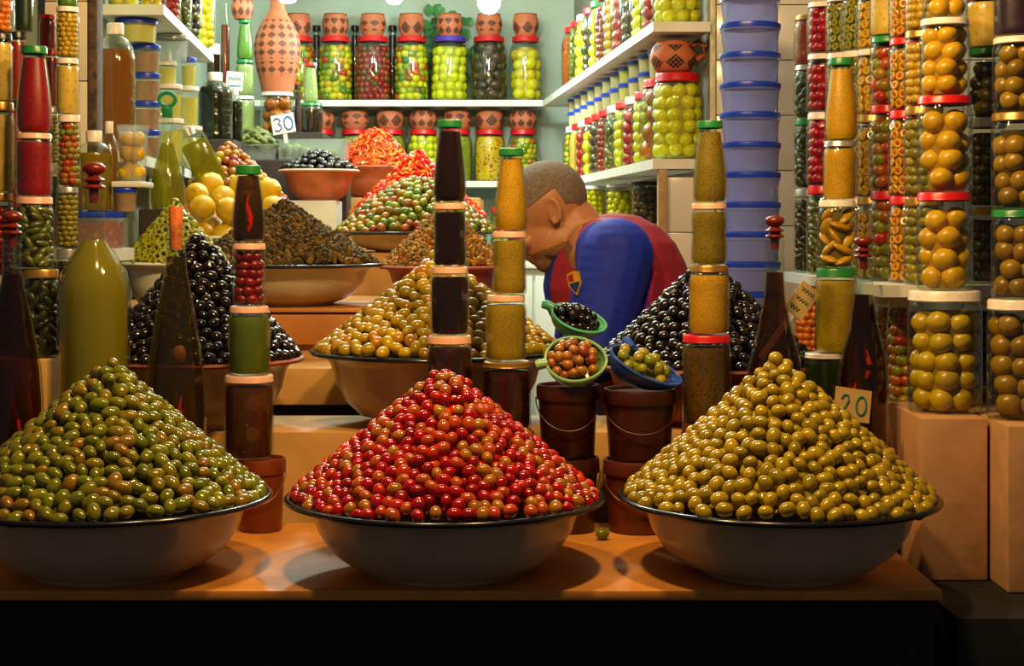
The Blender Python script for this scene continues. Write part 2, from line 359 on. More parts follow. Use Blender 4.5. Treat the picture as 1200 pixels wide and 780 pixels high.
# ------------------------------------------------------------------ bowls and heaps
def bowl(name, label, x, y, zb, R, h, mat=M_ENAMEL, rim=M_ENRIM, cat='bowl', foot=.48):
    t = thing(name, label, cat, (x, y, zb))
    o = [(0, .004), (foot * R * .9, .004), (foot * R * .94, 0), (foot * R, 0), (foot * R * 1.02, .05 * h), (.60 * R, .14 * h), (.715 * R, .33 * h), (.79 * R, .58 * h), (.83 * R, .84 * h), (.86 * R, .92 * h), (.985 * R, h)]
    i = [(.985 * R, h + .002), (.85 * R, .945 * h), (.805 * R, .85 * h), (.75 * R, .6 * h), (.66 * R, .36 * h), (.5 * R, .14 * h), (0, .08 * h)]
    bd = MB().lathe(o + i, 64).build('body', mat, t)
    tr = [(R - .006 + .006 * math.cos(a), h + .001 + .0045 * math.sin(a)) for a in [2 * math.pi * k / 10 for k in range(11)]]
    MB().lathe(tr, 72).build('rim', rim, bd)
    return t
def olive_unit(n=14, k=9):
    """long axis X, with a small stalk dimple at one end"""
    prof = []
    for i in range(k + 1):
        a = math.pi * i / k; prof.append((max(math.sin(a), 0) ** .93, -math.cos(a)))
    prof[0] = (0, -1); prof[-1] = (0, .90); prof.insert(-1, (.17, .965)); 
    m = MB().lathe(prof, n); m.v = [(z, x, y) for x, y, z in m.v]; m.f = [tuple(f) for f in m.f]
    return m
def blob_unit(seed, rough=.3, n=8, k=6):
    r = random.Random(seed); m = MB().ball((0, 0, 0), 1, n, k)
    m.v = [tuple(c * (1 + r.uniform(-rough, rough)) for c in p) for p in m.v]; return m
def strip_unit():
    m = MB(); pts = [(math.cos(a) * .8 - .4, math.sin(a), .3 * math.sin(2 * a)) for a in [-.9, -.45, 0, .45, .9]]
    return m.tube(pts, [.14, .2, .2, .2, .12], 4)
def ring_unit():
    m = MB(); R, r = .72, .34; vs = []; fs = []; n, k = 10, 6
    for i in range(n):
        for j in range(k):
            a = 2 * math.pi * i / n; b = 2 * math.pi * j / k; q = R + r * math.cos(b); vs.append((q * math.cos(a), q * math.sin(a), 1.25 * r * math.sin(b)))
    for i in range(n):
        for j in range(k): fs.append((i * k + j, ((i + 1) % n) * k + j, ((i + 1) % n) * k + (j + 1) % k, i * k + (j + 1) % k))
    return m.add(vs, fs)
def frame(nrm, rg, tilt=.35, flat=False):
    n = Vector(nrm).normalized(); t = Vector((rg.gauss(0, 1), rg.gauss(0, 1), rg.gauss(0, 1))); t = (t - n * t.dot(n)).normalized()
    if not flat: t = (t + n * rg.uniform(-tilt, tilt)).normalized()
    b = n.cross(t).normalized(); n2 = t.cross(b)
    return Matrix((t, b, n2)).transposed()
def darts(surf, d, tries, rg, keep=None):
    P = np.zeros((4000, 3)); k = 0; out = []
    for _ in range(tries):
        p, n, ex = surf(rg)
        if k and np.min(np.sum((P[:k] - p) ** 2, axis=1)) < d * d: continue
        P[k] = p; k += 1; out.append((Vector(p), Vector(n)))
        if k >= 3999: break
    return out
def heap(piece, label, group, stufflabel, x, y, z, R, H, a, b, mat, unit=None, n_ind=300, cat='olive', d=None, seed=1, pw=1.0, tries=20000, tilt=.35, flat=False, szv=.14, layers=2, low=None, classes=None, where=None):
    rg = random.Random(seed); unit = unit or olive_unit(); low = low or unit
    slope = math.atan2(H, R); ns = Vector((math.sin(slope), 0, math.cos(slope)))
    def surf(off):
        def g(rg):
            t = math.sqrt(rg.random()); th = rg.uniform(0, 2 * math.pi)
            zz = H * (1 - t ** pw) + R * .02 * math.sin(3 * th + seed); nr = Vector((ns.x * math.cos(th), ns.x * math.sin(th), ns.z)) if t > .06 else Vector((0, 0, 1))
            p = Vector((t * R * math.cos(th), t * R * math.sin(th), zz)) - nr * off
            return np.array(p), nr, t
        return g
    d = d or (a + b) * .86
    outer = darts(surf(0), d, tries, rg); base = Vector((x, y, z)); camp = Vector((0, 0, HC)); cand = []; stuff = []
    for p, n in outer:
        w = base + p; vis = n.dot((camp - w).normalized()); s = 1 + rg.uniform(-szv, szv)
        rec = (w, frame(n, rg, tilt, flat), s)
        tq = math.hypot(p.x, p.y) / R; zone = 'at the peak of' if tq < .22 else ('along the rim of' if tq > .86 else 'on the slope of')
        if vis > -.12 and n_ind: cand.append(((w - camp).length, rec, zone))
        else: stuff.append(rec)
    cand.sort(key=lambda q: q[0])
    cl = classes or [(label.split(' olive')[0].replace('glossy ', ''), mat, 1.0)]
    mes = [unit.mesh(piece, c[1]) for c in cl] if n_ind else None
    for i, (_, (w, Mx, s), zone) in enumerate(cand):
        if i >= n_ind: stuff.append((w, Mx, s)); continue
        q = rg.choices(range(len(cl)), [c[2] for c in cl])[0]
        o = inst(piece, mes[q], None, w, Mx.to_euler(), (a * s, b * s, b * s)); tag(o, f'{cl[q][0]} olive {zone} the {where}' if where else label, cat, group)
    for L_ in range(1, layers):
        for p, n in darts(surf(b * 1.15 * L_), d * 1.05, tries // 3, rg):
            if math.hypot(p.x, p.y) > .76 * R and p.z < b * 1.0: continue
            stuff.append((base + p, frame(n, rg, tilt, flat), 1.0))
    m = MB(); lv = [Vector(p) for p in low.v]
    for w, Mx, s in stuff:
        o = w - base; sm = Matrix.Diagonal((a * s, b * s, b * s)); K = Mx @ sm
        m.add([K @ p + o for p in lv], low.f)
    q = b * 1.9
    m.lathe([(0, -.05 * H - .01), (R * .62, -.01), (max(R - 2.2 * q, R * .3), 0), (0, max(H - 1.6 * q, H * .4))], 32)
    so = m.build(piece + '_heap', mat, None, base); tag(so, stufflabel, cat + 's' if not cat.endswith('s') else cat, None, 'stuff')
    return so

GREEN = organic('green_olive_skin', ['#565a12', '#6f7218', '#626518', '#7c6c1c', '#5a6214', '#85801e'], rough=.15, vivid=1.25, nscale=1.3, namt=.25, coat=.25)
RED = organic('red_olive_skin', ['#8e0a12', '#b3151a', '#a81c16', '#c23a1c', '#b9501f', '#96602a', '#a01218', '#b8631f', '#7a0a14'], rough=.22, vivid=1.25, nscale=1.3, namt=.22, coat=.3)
GREEN2 = organic('blushed_green_olive_skin', ['#7a5a1c', '#82661e', '#6e5c1a'], rough=.22, vivid=1.25, nscale=1.3, namt=.25, coat=.25)
RED2 = organic('orange_olive', ['#a83616', '#a0481a', '#a0561c', '#a6401a'], rough=.15, vivid=1.25, nscale=1.3, namt=.22, coat=.3)
RED3 = organic('tan_olive', ['#9c6626', '#8e5e22', '#a4722c'], rough=.15, vivid=1.25, nscale=1.3, namt=.22, coat=.3)
RED1 = organic('deep_red_olive', ['#7c0910', '#9c1116', '#8a0f14', '#680810'], rough=.14, vivid=1.25, nscale=1.3, namt=.22, coat=.3)
YELL = organic('yellow_olive_skin', ['#8e7a18', '#a08a20', '#827216', '#a48e26', '#8a741a'], rough=.16, vivid=1.25, nscale=1.3, namt=.22, coat=.25)
YEL2 = organic('pale_olive_skin', ['#a48a22', '#b59a2c', '#9a8420', '#a9741e'], rough=.25, vivid=1.25, nscale=1.3, namt=.2, coat=.25)
BLK = organic('black_olive_skin', ['#0b090b', '#120c10', '#190d0c', '#0a0a0f'], rough=.16, vivid=1.25, nscale=2, namt=.4, coat=.5)
MIXO = organic('mixed_olive_skin', ['#4e6a1c', '#7d8c24', '#8c5a2a', '#3f5f1c', '#a0752e', '#6d7d20', '#8e3a28', '#94983a'], rough=.25, vivid=1.25, nscale=1.3, namt=.2, coat=.2)
PNKO = organic('pink_olive_skin', ['#a08a2a', '#8e4a3a', '#b07a4a', '#b8a838', '#7a3030', '#a8604a'], rough=.25, vivid=1.25, nscale=1.3, namt=.2, coat=.2)
CAPE = organic('seasoned_dark', ['#2e2812', '#453818', '#5a461c', '#6e5220', '#241f12'], rough=.65, spec=.2, vivid=1.25, nscale=3, namt=.4)
SEAS = organic('seasoned_orange', ['#86641a', '#a0741e', '#6a5c1e', '#a87a24', '#8a4a18', '#4a4a1c'], rough=.6, spec=.25, vivid=1.25, nscale=3, namt=.4)
CARR = organic('shredded_carrot', ['#d8541c', '#e06424', '#d24a1e', '#dd7a2a', '#e08a3a'], rough=.4, vivid=1.25, nscale=3, namt=.2)
PEPP = organic('red_pepper_bits', ['#c9301a', '#d8441c', '#b5201a', '#d86a20', '#c98a24', '#cf3a1c'], rough=.35, vivid=1.25, nscale=3, namt=.2)
SLIC = organic('sliced_olive', ['#96921e', '#7f8a20', '#a8a030', '#6d7a1c'], rough=.35, vivid=1.25, nscale=3, namt=.2)
LEMON = organic('lemon_peel', ['#d8b41c', '#ccaa1a', '#dec026'], rough=.4, vivid=1.25, nscale=1.5, namt=.1, bump=.3, bscale=14)

s1 = 2.5 / F
UO = olive_unit(); ULO = olive_unit(8, 6)
CLS = {'green': [('green', GREEN, .88), ('brown-blushed green', GREEN2, .12)], 'red and orange': [('deep red', RED1, .5), ('orange', RED2, .3), ('tan', RED3, .2)], 'yellow-green': [('yellow-green', YELL, 1.0)]}
for nm, cxp, apx, mat, lb, seed, aa, bb, dd in (('green_olive', 130, 420, GREEN, 'green', 11, 10.6, 7.6, 13.0), ('red_olive', 522, 428, RED, 'red and orange', 12, 8.5, 7.2, 11.8), ('yellow_olive', 912, 416, YELL, 'yellow-green', 13, 9.6, 7.9, 13.2)):
    x = PX(cxp, 2.5); R = 188 * s1
    bowl('enamel_bowl', f'cream enamel bowl with dark rim heaped with {lb} olives on the counter', x, 2.5, .85, R, .1125)
    ztop = PZ(apx, 2.5); z0 = .85 + .1125 + .008
    heap(nm, f'glossy {lb} olive heaped in the enamel bowl at the counter front', f'{lb} olives in the front bowl', f'rest of the heap of {lb} olives in the front bowl', x, 2.5, z0, R * .93, ztop - z0 - .006, aa * s1, bb * s1, mat, UO, 300, seed=seed, d=dd * s1, low=ULO, classes=CLS[lb], where=f"{lb.split(' ')[0]} heap at the counter front")
s2 = 3.1 / F
x = PX(511, 3.12); R = .2435; bowl('enamel_bowl', 'deep cream enamel bowl of pale yellow olives on the tan step', x, 3.12, 1.0025, R, .137, foot=.4)
heap('pale_yellow_olive', 'pale yellow olive in the heap on the tan step behind the dark bottle stack', 'pale yellow olives on the step', 'rest of the pale yellow olive heap on the tan step', x, 3.12, 1.148, R * .93, PZ(300, 3.12) - 1.148, 8.6 * s2, 6.8 * s2, YEL2, UO, 300, seed=14, d=11.4 * s2, low=ULO, where='pale heap on the tan step')
x = PX(234, 3.076); R = .197; bowl('enamel_bowl', 'cream bowl with a reddish rim full of black olives beside the cork-stoppered bottle', x, 3.076, 1.0025, R, .125, M_ENAMEL, M_TERRA)
heap('black_olive', 'shiny black olive heaped in the red-rimmed bowl behind the cork-stoppered bottle', 'black olives behind the cork-stoppered bottle', 'rest of the black olive heap behind the cork-stoppered bottle', x, 3.076, 1.136, R * .93, PZ(275, 3.076) - 1.136, 7.6 * s2, 6.4 * s2, BLK, UO, 130, seed=15, d=10.6 * s2, low=ULO, where='heap behind the cork-stoppered bottle')
x = PX(827, 3.142); R = .222; bowl('clay_bowl', 'reddish clay bowl of black olives beside the blue-lidded tubs', x, 3.142, 1.0025, R, .11, M_TERRA, M_TERRA)
heap('black_olive', 'shiny black olive heaped in the clay bowl beside the blue-lidded tubs', 'black olives beside the tubs', 'rest of the black olive heap beside the blue-lidded tubs', x, 3.142, 1.121, R * .93, PZ(304, 3.142) - 1.121, 7.8 * s2, 6.6 * s2, BLK, UO, 130, seed=16, d=10.8 * s2, low=ULO, where='heap beside the blue-lidded tubs')
s3 = 3.72 / F
x = PX(335, 3.72); R = .225; bowl('enamel_bowl', 'tan-lit enamel bowl of dark seasoned olives on the orange planks', x, 3.72, 1.201, R, .09)
heap('seasoned_olive_bit', '', '', 'dark brown crinkled seasoned olives heaped in the bowl on the planks', x, 3.72, 1.298, R * .92, PZ(236, 3.72) - 1.298, 5.2 * s3, 3.9 * s3, CAPE, blob_unit(3, .38), 0, 'olives', 5.6 * s3, 17, tries=14000, szv=.4)
x = PX(522, 3.92); R = .163; bowl('clay_bowl', 'terracotta bowl of orange-brown seasoned olives behind the dark bottle stack', x, 3.92, 1.201, R, .08, M_TERRA, M_TERRA)
heap('seasoned_olive_bit', '', '', 'orange-brown chopped seasoned olives heaped in the terracotta bowl', x, 3.92, 1.287, R * .93, PZ(240, 3.92) - 1.287, 4.6 * s3, 2.8 * s3, SEAS, blob_unit(5, .35), 0, 'olives', 4.8 * s3, 18, tries=12000, szv=.4)
s4 = 4.3 / F
x = PX(487, 4.42); R = .222; bowl('enamel_bowl', 'grey enamel bowl of mixed green and red olives behind the seasoned olives', x, 4.42, 1.311, R, .05)
heap('mixed_olive', 'mottled green to red olive in the mixed heap behind the seasoned olives', 'mixed olives', 'rest of the mixed green and red olive heap', x, 4.42, 1.367, R * .95, PZ(209, 4.42) - 1.367, 6.3 * s4, 5.2 * s4, MIXO, UO, 260, seed=19, d=9.2 * s4, low=ULO, pw=1.4, where='mixed heap behind the seasoned olives')
s5 = 3.4 / F
x = PX(204, 3.4); R = .115; bowl('plastic_bowl', 'pale bowl of sliced green olives below the lemons', x, 3.4, 1.201, R, .10, M_WHITEP, M_WHITEP)
heap('olive_slice', '', '', 'yellow-green sliced olive rings heaped in the pale bowl below the lemons', x, 3.4, 1.306, R * .93, PZ(236, 3.4) - 1.306, 5.4 * s5, 5.4 * s5, SLIC, ring_unit(), 0, 'olives', 6.4 * s5, 20, tries=12000, flat=False, tilt=.9)
# lemons
x, y = PX(270, 4.07), 4.07; bowl('plastic_bowl', 'deep bowl under the pile of whole yellow lemons', x, y, 1.201, .148, .15, M_WHITEP, M_WHITEP)
def lemon_unit():
    pf = [(0, -1.16), (.16, -1.12), (.26, -1.0), (.55, -.84), (.85, -.5), (1, 0), (.86, .5), (.56, .84), (.25, 1.02), (.2, 1.12), (.12, 1.14), (0, 1.08)]
    m = MB().lathe(pf, 16); m.v = [(z, xx, yy) for xx, yy, z in m.v]; return m
lem = lemon_unit().mesh('lemon', LEMON)
s6 = 4.1 / F
LP = [np.array((PX(px, 4.1 + dy), 4.1 + dy, PZ(py, 4.1 + dy))) for px, py, dy in [(231, 231, -.06), (262, 232, -.04), (238, 251, -.10), (265, 254, -.11), (254, 270, -.13), (283, 218, .02), (315, 224, -.01), (314, 241, -.05), (292, 262, -.10), (228, 268, -.12), (294, 240, -.06), (248, 216, .03)]]
LP += [np.array((x + .01, y - .03, 1.385)), np.array((x - .045, y - .01, 1.375))]; NL = len(LP)   # two more hold the middle of the pile
LP += [np.array((x + .058 * math.cos(a), y + .058 * math.sin(a), 1.302)) for a in [.3 + 6.2832 * k / 5 for k in range(5)]]   # the layer in the bowl
for _ in range(120):                                              # settle: push lemons apart until they only touch
    for i in range(len(LP)):
        for j in range(i):
            d = LP[i] - LP[j]; L_ = np.linalg.norm(d)
            if L_ < .067:
                q = d / L_ * (.067 - L_) * .5 * np.array((.6, 1.3, .7)); LP[i] = LP[i] + q; LP[j] = LP[j] - q
    for k in range(NL):                                           # low ones stay inside the rim
        h_ = LP[k][:2] - np.array((x, y)); r_ = np.linalg.norm(h_); lim = .086 if LP[k][2] < 1.375 else (.112 if LP[k][2] < 1.392 else 9)
        if r_ > lim: LP[k][:2] = np.array((x, y)) + h_ / r_ * lim
    for k in range(NL, NL + 5): LP[k] = np.array((x + .058 * math.cos(.3 + 6.2832 * (k - NL) / 5), y + .058 * math.sin(.3 + 6.2832 * (k - NL) / 5), 1.302))
for p_ in LP:
    o = inst('lemon', lem, None, tuple(p_), (rnd.uniform(-.6, .6), rnd.uniform(-.6, .6), rnd.uniform(-2.6, -.6)), (14.6 * s6,) * 3)
    tag(o, 'whole preserved yellow lemon in the pile above the sliced olives', 'lemon', 'lemons in the pile')
# rear heaps
s7 = 4.5 / F
x = PX(270, 4.475); bowl('clay_bowl', 'bowl of pink and yellow olives behind the lemons', x, 4.475, 1.311, .172, .12, M_TERRA, M_TERRA)
heap('pink_olive', 'small pink to yellow olive in the heap behind the lemons', 'pink and yellow olives', 'rest of the pink and yellow olive heap behind the lemons', x, 4.475, 1.437, .160, PZ(166, 4.475) - 1.437, 5.6 * s7, 5.0 * s7, PNKO, UO, 180, seed=21, d=8.6 * s7, low=ULO)
x = PX(374, 4.775); bowl('clay_bowl', 'terracotta bowl of blue-black olives below the price card 30', x, 4.775, 1.456, .12, .085, organic('clay_pale', ['#b8684e'], rough=.6, nscale=20), organic('clay_paler', ['#d09a84'], rough=.5))
heap('dark_olive', 'small blue-black olive in the terracotta bowl below the pickle trays', 'black olives in the rear terracotta bowl', 'rest of the blue-black olives in the rear terracotta bowl', x, 4.775, 1.547, .104, PZ(176, 4.775) - 1.547, 5.6 * s7, 5 * s7, BLK, UO, 120, seed=22, d=8.8 * s7, low=ULO)
x = PX(490, 4.83); bowl('clay_bowl', 'bowl holding the heap of chopped red peppers', x, 4.83, 1.311, .205, .1, M_TERRA, M_TERRA)
heap('pepper_bit', '', '', 'chopped bright red peppers heaped behind the mixed olives', x, 4.83, 1.416, .196, PZ(174, 4.83) - 1.416, 4.8 * s7, 3.0 * s7, PEPP, blob_unit(9, .3), 0, 'peppers', 6.0 * s7, 23, tries=12000, szv=.35)
x = PX(440, 5.35); bowl('clay_bowl', 'bowl holding the heap of shredded carrots', x, 5.35, 1.471, .14, .1, M_TERRA, M_TERRA)
heap('carrot_shred', '', '', 'shredded orange carrots heaped in front of the red-lidded jars', x, 5.35, 1.576, .128, PZ(150, 5.35) - 1.576, 11.0 * s7, 6.5 * s7, CARR, strip_unit(), 0, 'carrots', 5.6 * s7, 24, tries=12000, tilt=.6, pw=1.5)

# ------------------------------------------------------------------ jars, bottles, tubs
def interp(prof, z):
    for (r0, z0), (r1, z1) in zip(prof, prof[1:]):
        if z1 > z0 and z0 <= z <= z1: return r0 + (r1 - r0) * (z - z0) / (z1 - z0)
    return prof[-1][0] if z > prof[-1][1] else prof[1][0]
STY = {
 'jar':   (.92, .10, [(0, 0), (.9, 0), (.985, .02), (1, .05), (1, .80), (.985, .86), (.9, .93), (.87, .95), (.87, 1)]),
 'wide':  (.965, .09, [(0, 0), (.9, 0), (.985, .02), (1, .05), (1, .84), (.99, .89), (.94, .945), (.92, .96), (.92, 1)]),
 'waist': (.95, .10, [(0, 0), (.88, 0), (.96, .03), (.98, .1), (.97, .3), (.93, .48), (.96, .7), (.97, .82), (.93, .9), (.87, .95), (.87, 1)]),
 'bottle':(.74, .10, [(0, 0), (.88, 0), (.97, .03), (1, .12), (.99, .3), (.92, .5), (.8, .7), (.7, .86), (.67, .94), (.67, 1)]),
 'big':   (.80, .13, [(0, 0), (.86, 0), (.96, .02), (1, .08), (1, .74), (.96, .83), (.85, .91), (.76, .95), (.74, 1)]),
}
GENCACHE = {}
def ck(*a): return tuple(round(v, 4) if isinstance(v, float) else v for v in a)
def lid_mesh(R, lh, col, ridge):
    k = ck('lid', R, lh, col, ridge)
    if k not in GENCACHE:
        GENCACHE[k] = MB().lathe([(R * .9, -.0005), (R * 1.0, 0), (R * 1.02, lh * .12), (R, lh * .24), (R, lh * .8), (R * .96, lh * .96), (R * .86, lh), (R * .82, lh * .9), (0, lh * .9)], 40 if ridge else 28, ridge=.03 if ridge else 0).mesh('lid', lidmat(col))
    return GENCACHE[k]
def B(n, piece, rb, cols, core, el=1.0, **kw): return dict(n=n, kind='balls', piece=piece, rb=rb, cols=cols, core=core, el=el, **kw)
def P(n, cols, **kw): return dict(n=n, kind='paste', cols=cols, **kw)
CONT = {
 'lemon_big': B('large whole lemons', 'lemon', .41, ['#c89c12', '#d4a81a', '#c09614'], '#a07810', 1.12),
 'lemon_med': B('whole round lemons', 'lemon', .31, ['#b89c1c', '#c4a622', '#ae921c'], '#8a7014', 1.05),
 'lemon_dim': B('shade-darkened whole lemons', 'lemon', .38, ['#8a6a1a', '#967420', '#7a5c16'], '#4a360c', 1.1),  # whole lemons with the dimness at the stall's edge painted into their colour
 'lemon_sml': B('small bright lemons', 'lemon', .27, ['#d2cf1c', '#dcd824', '#c6c41c'], '#a8a010', 1.05),
 'lemon_chk': B('bright lemon pieces', 'lemon', .36, ['#d8c81c', '#e0d22a', '#d0b818'], '#a89010', 1.1),
 'olive_grn': B('green olives', 'olive', .27, ['#8a7a1c', '#7a701a', '#968424'], '#564c10', 1.35),
 'olive_yel': B('yellow olives', 'olive', .25, ['#c09a20', '#b08c1e', '#caa62a'], '#8a6a12', 1.2),
 'olive_rg':  B('green olives and red pepper', 'olive', .32, ['#7c7a20', '#8c8424', '#b8341a', '#6f6e1c'], '#a02010', 1.25),
 'olive_or':  B('orange olives', 'olive', .3, ['#d8801c', '#c87018'], '#8a4a10', 1.2),
 'cherry':    B('dark red cherries with bay leaves', 'cherry', .19, ['#8a2a1c', '#7a2018', '#9a3a28', '#4a4a24'], '#4a1810', 1.0),
 'redfruit':  B('bright red peppers', 'pepper', .3, ['#9c1016', '#8e0d12', '#aa1818'], '#5a080a', 1.2),
 'reddark':   B('dark red cherry peppers', 'pepper', .3, ['#7a0c0e', '#860f10', '#6e0a0c'], '#4a0608', 1.2),
 'brownfr':   B('amber whole fruit', 'fruit', .42, ['#a8641c', '#98561a', '#b87424'], '#6a3c0e', 1.2),
 'browndk':   P('dark brown fruit halves', ['#46230d'], spot='#5f3414', spotsize=24.),
 'mixveg':    B('mixed yellow vegetables with leaves', 'vegetable', .2, ['#c8c020', '#b8b41c', '#3f6a24', '#c0341c', '#d0c82c', '#4a7028'], '#7a7a14', 1.3),
 'mixdark':   B('dark mixed vegetables', 'vegetable', .3, ['#2a2416', '#3a3018', '#4a2a14', '#35401c'], '#120e08', 1.3),
 'aubergine': B('dark aubergines', 'aubergine', .4, ['#1a1214', '#241618', '#6a5a2a', '#140e12'], '#0c0808', 1.5),
 'mushroom':  B('sliced mushrooms', 'mushroom', .34, ['#b88a24', '#c89a34', '#a87a1c'], '#6a5410', 1.7, flatp=.55),
 'pickle':    B('green gherkins', 'gherkin', .2, ['#5a5a18', '#4c5016', '#6a6420'], '#26260a', 2.6),
 'pickle_dk': B('dark gherkins', 'gherkin', .2, ['#3a3a12', '#2e3010', '#46421a'], '#181808', 2.6),
 'ring_red':  dict(n='red-centred olive slices', kind='rings', cols=['#d0a02a', '#c8922a', '#d8ac3a'], mid='#b8200f', core='#9a6a14', rb=.23),
 'ring_yel':  dict(n='yellow olive slices', kind='rings', cols=['#d0a83a', '#c89a30'], mid='#b08018', core='#9a6a14', rb=.25),
 'ring_grn':  dict(n='greenish olive slices', kind='rings', cols=['#9a9440', '#8a8a3a'], mid='#8a4a1c', core='#4e4c18', rb=.23),
 'p_red': P('red chilli paste', ['#86100a'], spot='#6e0b05', spotsize=140.), 'p_yel': P('yellow relish', ['#c89a10'], spot='#a06c08', spotsize=330.),
 'p_ylo': P('coarse yellow relish', ['#a88a14'], spot='#7f660e', spotsize=330.), 'p_grn': P('green herb paste', ['#5a6414'], spot='#525c12', spotsize=300.),
 'p_olv': P('olive-brown relish', ['#857016'], spot='#54480c', spotsize=300.), 'p_dgr': P('dark green paste', ['#1e2c0c'], spot='#141e08', spotsize=120.),
 'p_drk': P('dark brown syrup', ['#1e0b05'], rough=.2), 'p_drd': P('dark red preserve', ['#2c0805'], spot='#4a0c06', spotsize=60.),
 'p_pal': P('pale cream paste', ['#d0ae68'], spot='#c09a54', spotsize=100.), 'p_pgr': P('pale green paste', ['#9aa878'], spot='#86986a', spotsize=120.),
 'p_lgr': P('light green sauce', ['#5a8236'], spot='#4c742c', spotsize=120.), 'p_pur': P('purple preserve', ['#2a1426'], spot='#3a1c30', spotsize=70.),
 'p_bean': P('small brown beans', ['#5c4218'], spot='#3a280e', spotsize=150.), 'p_amb': P('amber peppers', ['#8a3c10'], spot='#b06a14', spotsize=60.),
 'p_spk': P('speckled green olives', ['#8a9048'], spot='#5f6a2c', spotsize=110.), 'p_dot': P('yellow slices dotted red', ['#cfae3c'], spot='#a8341c', spotsize=75.),
 'p_crm': P('cream cheese paste', ['#e0d098']), 'p_tan': P('tan spice paste', ['#a87848'], spot='#986a3e', spotsize=90.), 'p_ylw': P('bright yellow paste', ['#e0d418']),
}
def cmat(key):
    c = CONT[key]; return organic('fill_' + key, c['cols'], rough=c.get('rough', .35), nscale=2.0 if c['kind'] == 'balls' else 30, namt=.14, spot=c.get('spot'), spotsize=c.get('spotsize', 0), coat=.15, vivid=1.25)
def fill_contents(t, key, prof, hb, r, Y, seed, wpx):
    """prof in metres; solid or piece-by-piece contents as parts of jar t"""
    c = CONT[key]; rg = random.Random(seed); zt = hb * (.945 if c['kind'] != 'paste' else .91); zb = .012 * hb + .0015
    ins = lambda z: interp(prof, z) * .955 - .0008
    def solid(shr, mat):
        ze = zt - (c.get('rb', 0) * r * .7); zs = [zb + (ze - zb) * i / 12 for i in range(13)]; pr = [(0, zb)] + [(max(ins(z) - shr, .004) * (.93 if i == 0 else 1), z) for i, z in enumerate(zs)] + [(0, ze)]
        return MB().lathe(pr, 24).build('contents', mat, t)
    if c['kind'] == 'paste': return solid(0, cmat(key))
    rb = c['rb'] * r; core = organic('brine_' + key, [c['core']], rough=.3, nscale=30, namt=.2)
    solid(min(rb * .8, r * .5), core)
    spx = 2 * rb * F / Y; el = c.get('el', 1.0); pieces = []
    z = zb + rb; row = 0
    while z < zt - rb * .6:
        Rr = max(ins(z) - rb * 1.0, .3 * rb); n = max(3, round(2 * math.pi * Rr / (1.84 * rb * (1 + (el - 1) * .45)))); off = rg.random() + .5 * row
        for k in range(n):
            a = 2 * math.pi * (k + off) / n + rg.uniform(-.06, .06)
            dlt = (a + math.pi / 2 + math.pi) % (2 * math.pi) - math.pi
            if abs(dlt) > 2.05: continue
            pieces.append((a, Rr, z + rg.uniform(-.15, .15) * rb, rg))
        z += rb * (1.66 if c['kind'] == 'balls' else 1.85); row += 1
    if c['kind'] == 'rings':
        m = MB(); ru = ring_unit(); sp = MB().ball((0, 0, 0), .55, 8, 5)
        for a, Rr, z, _ in pieces:
            nrm = Vector((math.cos(a) + rg.uniform(-.25, .25), math.sin(a) + rg.uniform(-.25, .25), rg.uniform(-.3, .3))); Mx = frame(nrm, rg, flat=True)
            o = Vector((Rr + rb * .45, 0, 0)); o = Vector((math.cos(a) * o.x, math.sin(a) * o.x, z)); s = rb * .98
            m.add([Mx @ Vector((p[0] * s, p[1] * s, p[2] * s * .8)) + o for p in ru.v], ru.f, 0); m.add([Mx @ Vector((p[0] * s * .9, p[1] * s * .9, p[2] * s * .5)) + o for p in sp.v], sp.f, 1)
        o = m.build('olive_slices', [cmat(key), organic('mid_' + key, [c['mid']], rough=.4)], t); o['kind'] = 'stuff'; return
    fl = c.get('flatp', 1.0)
    gk = ('ball', key)
    if gk not in GENCACHE:
        u = blob_unit(sum(map(ord, key)) % 97, .05, 14, 9); u.v = [(p[0], p[1], p[2]) for p in u.v]; GENCACHE[gk] = (u.mesh(c['piece'], cmat(key)), u)
    me, u = GENCACHE[gk]; join = MB() if spx < 10 else None
    for a, Rr, z, _ in pieces:
        s = rb * rg.uniform(.93, 1.06); q = Vector((math.cos(a) * Rr, math.sin(a) * Rr, z))
        er = (0, rg.uniform(-.5, .5) if el < 2 else rg.uniform(.2, 1.3) * rg.choice((-1, 1)), a + math.pi / 2 + rg.uniform(-.4, .4)) if el < 1.6 or el > 2 else (rg.uniform(-.6, .6), rg.uniform(-1, 1), a + math.pi / 2)
        sc = (s * (el if el < 2 else el * .8), s, s * fl)
        up = Euler(er).to_matrix(); hz = math.sqrt(sum((up[2][i] * sc[i]) ** 2 for i in range(3))); q.z = min(max(q.z, zb + hz), hb * .97 - hz)
        if join is None: inst(c['piece'], me, t, q, er, sc)
        else:
            K = Euler(er).to_matrix() @ Matrix.Diagonal(sc); join.add([K @ Vector(p) + q for p in u.v], u.f)
    if join is not None and join.v:
        o = join.build('pieces', cmat(key), t); o['kind'] = 'stuff'
SEED = [100]
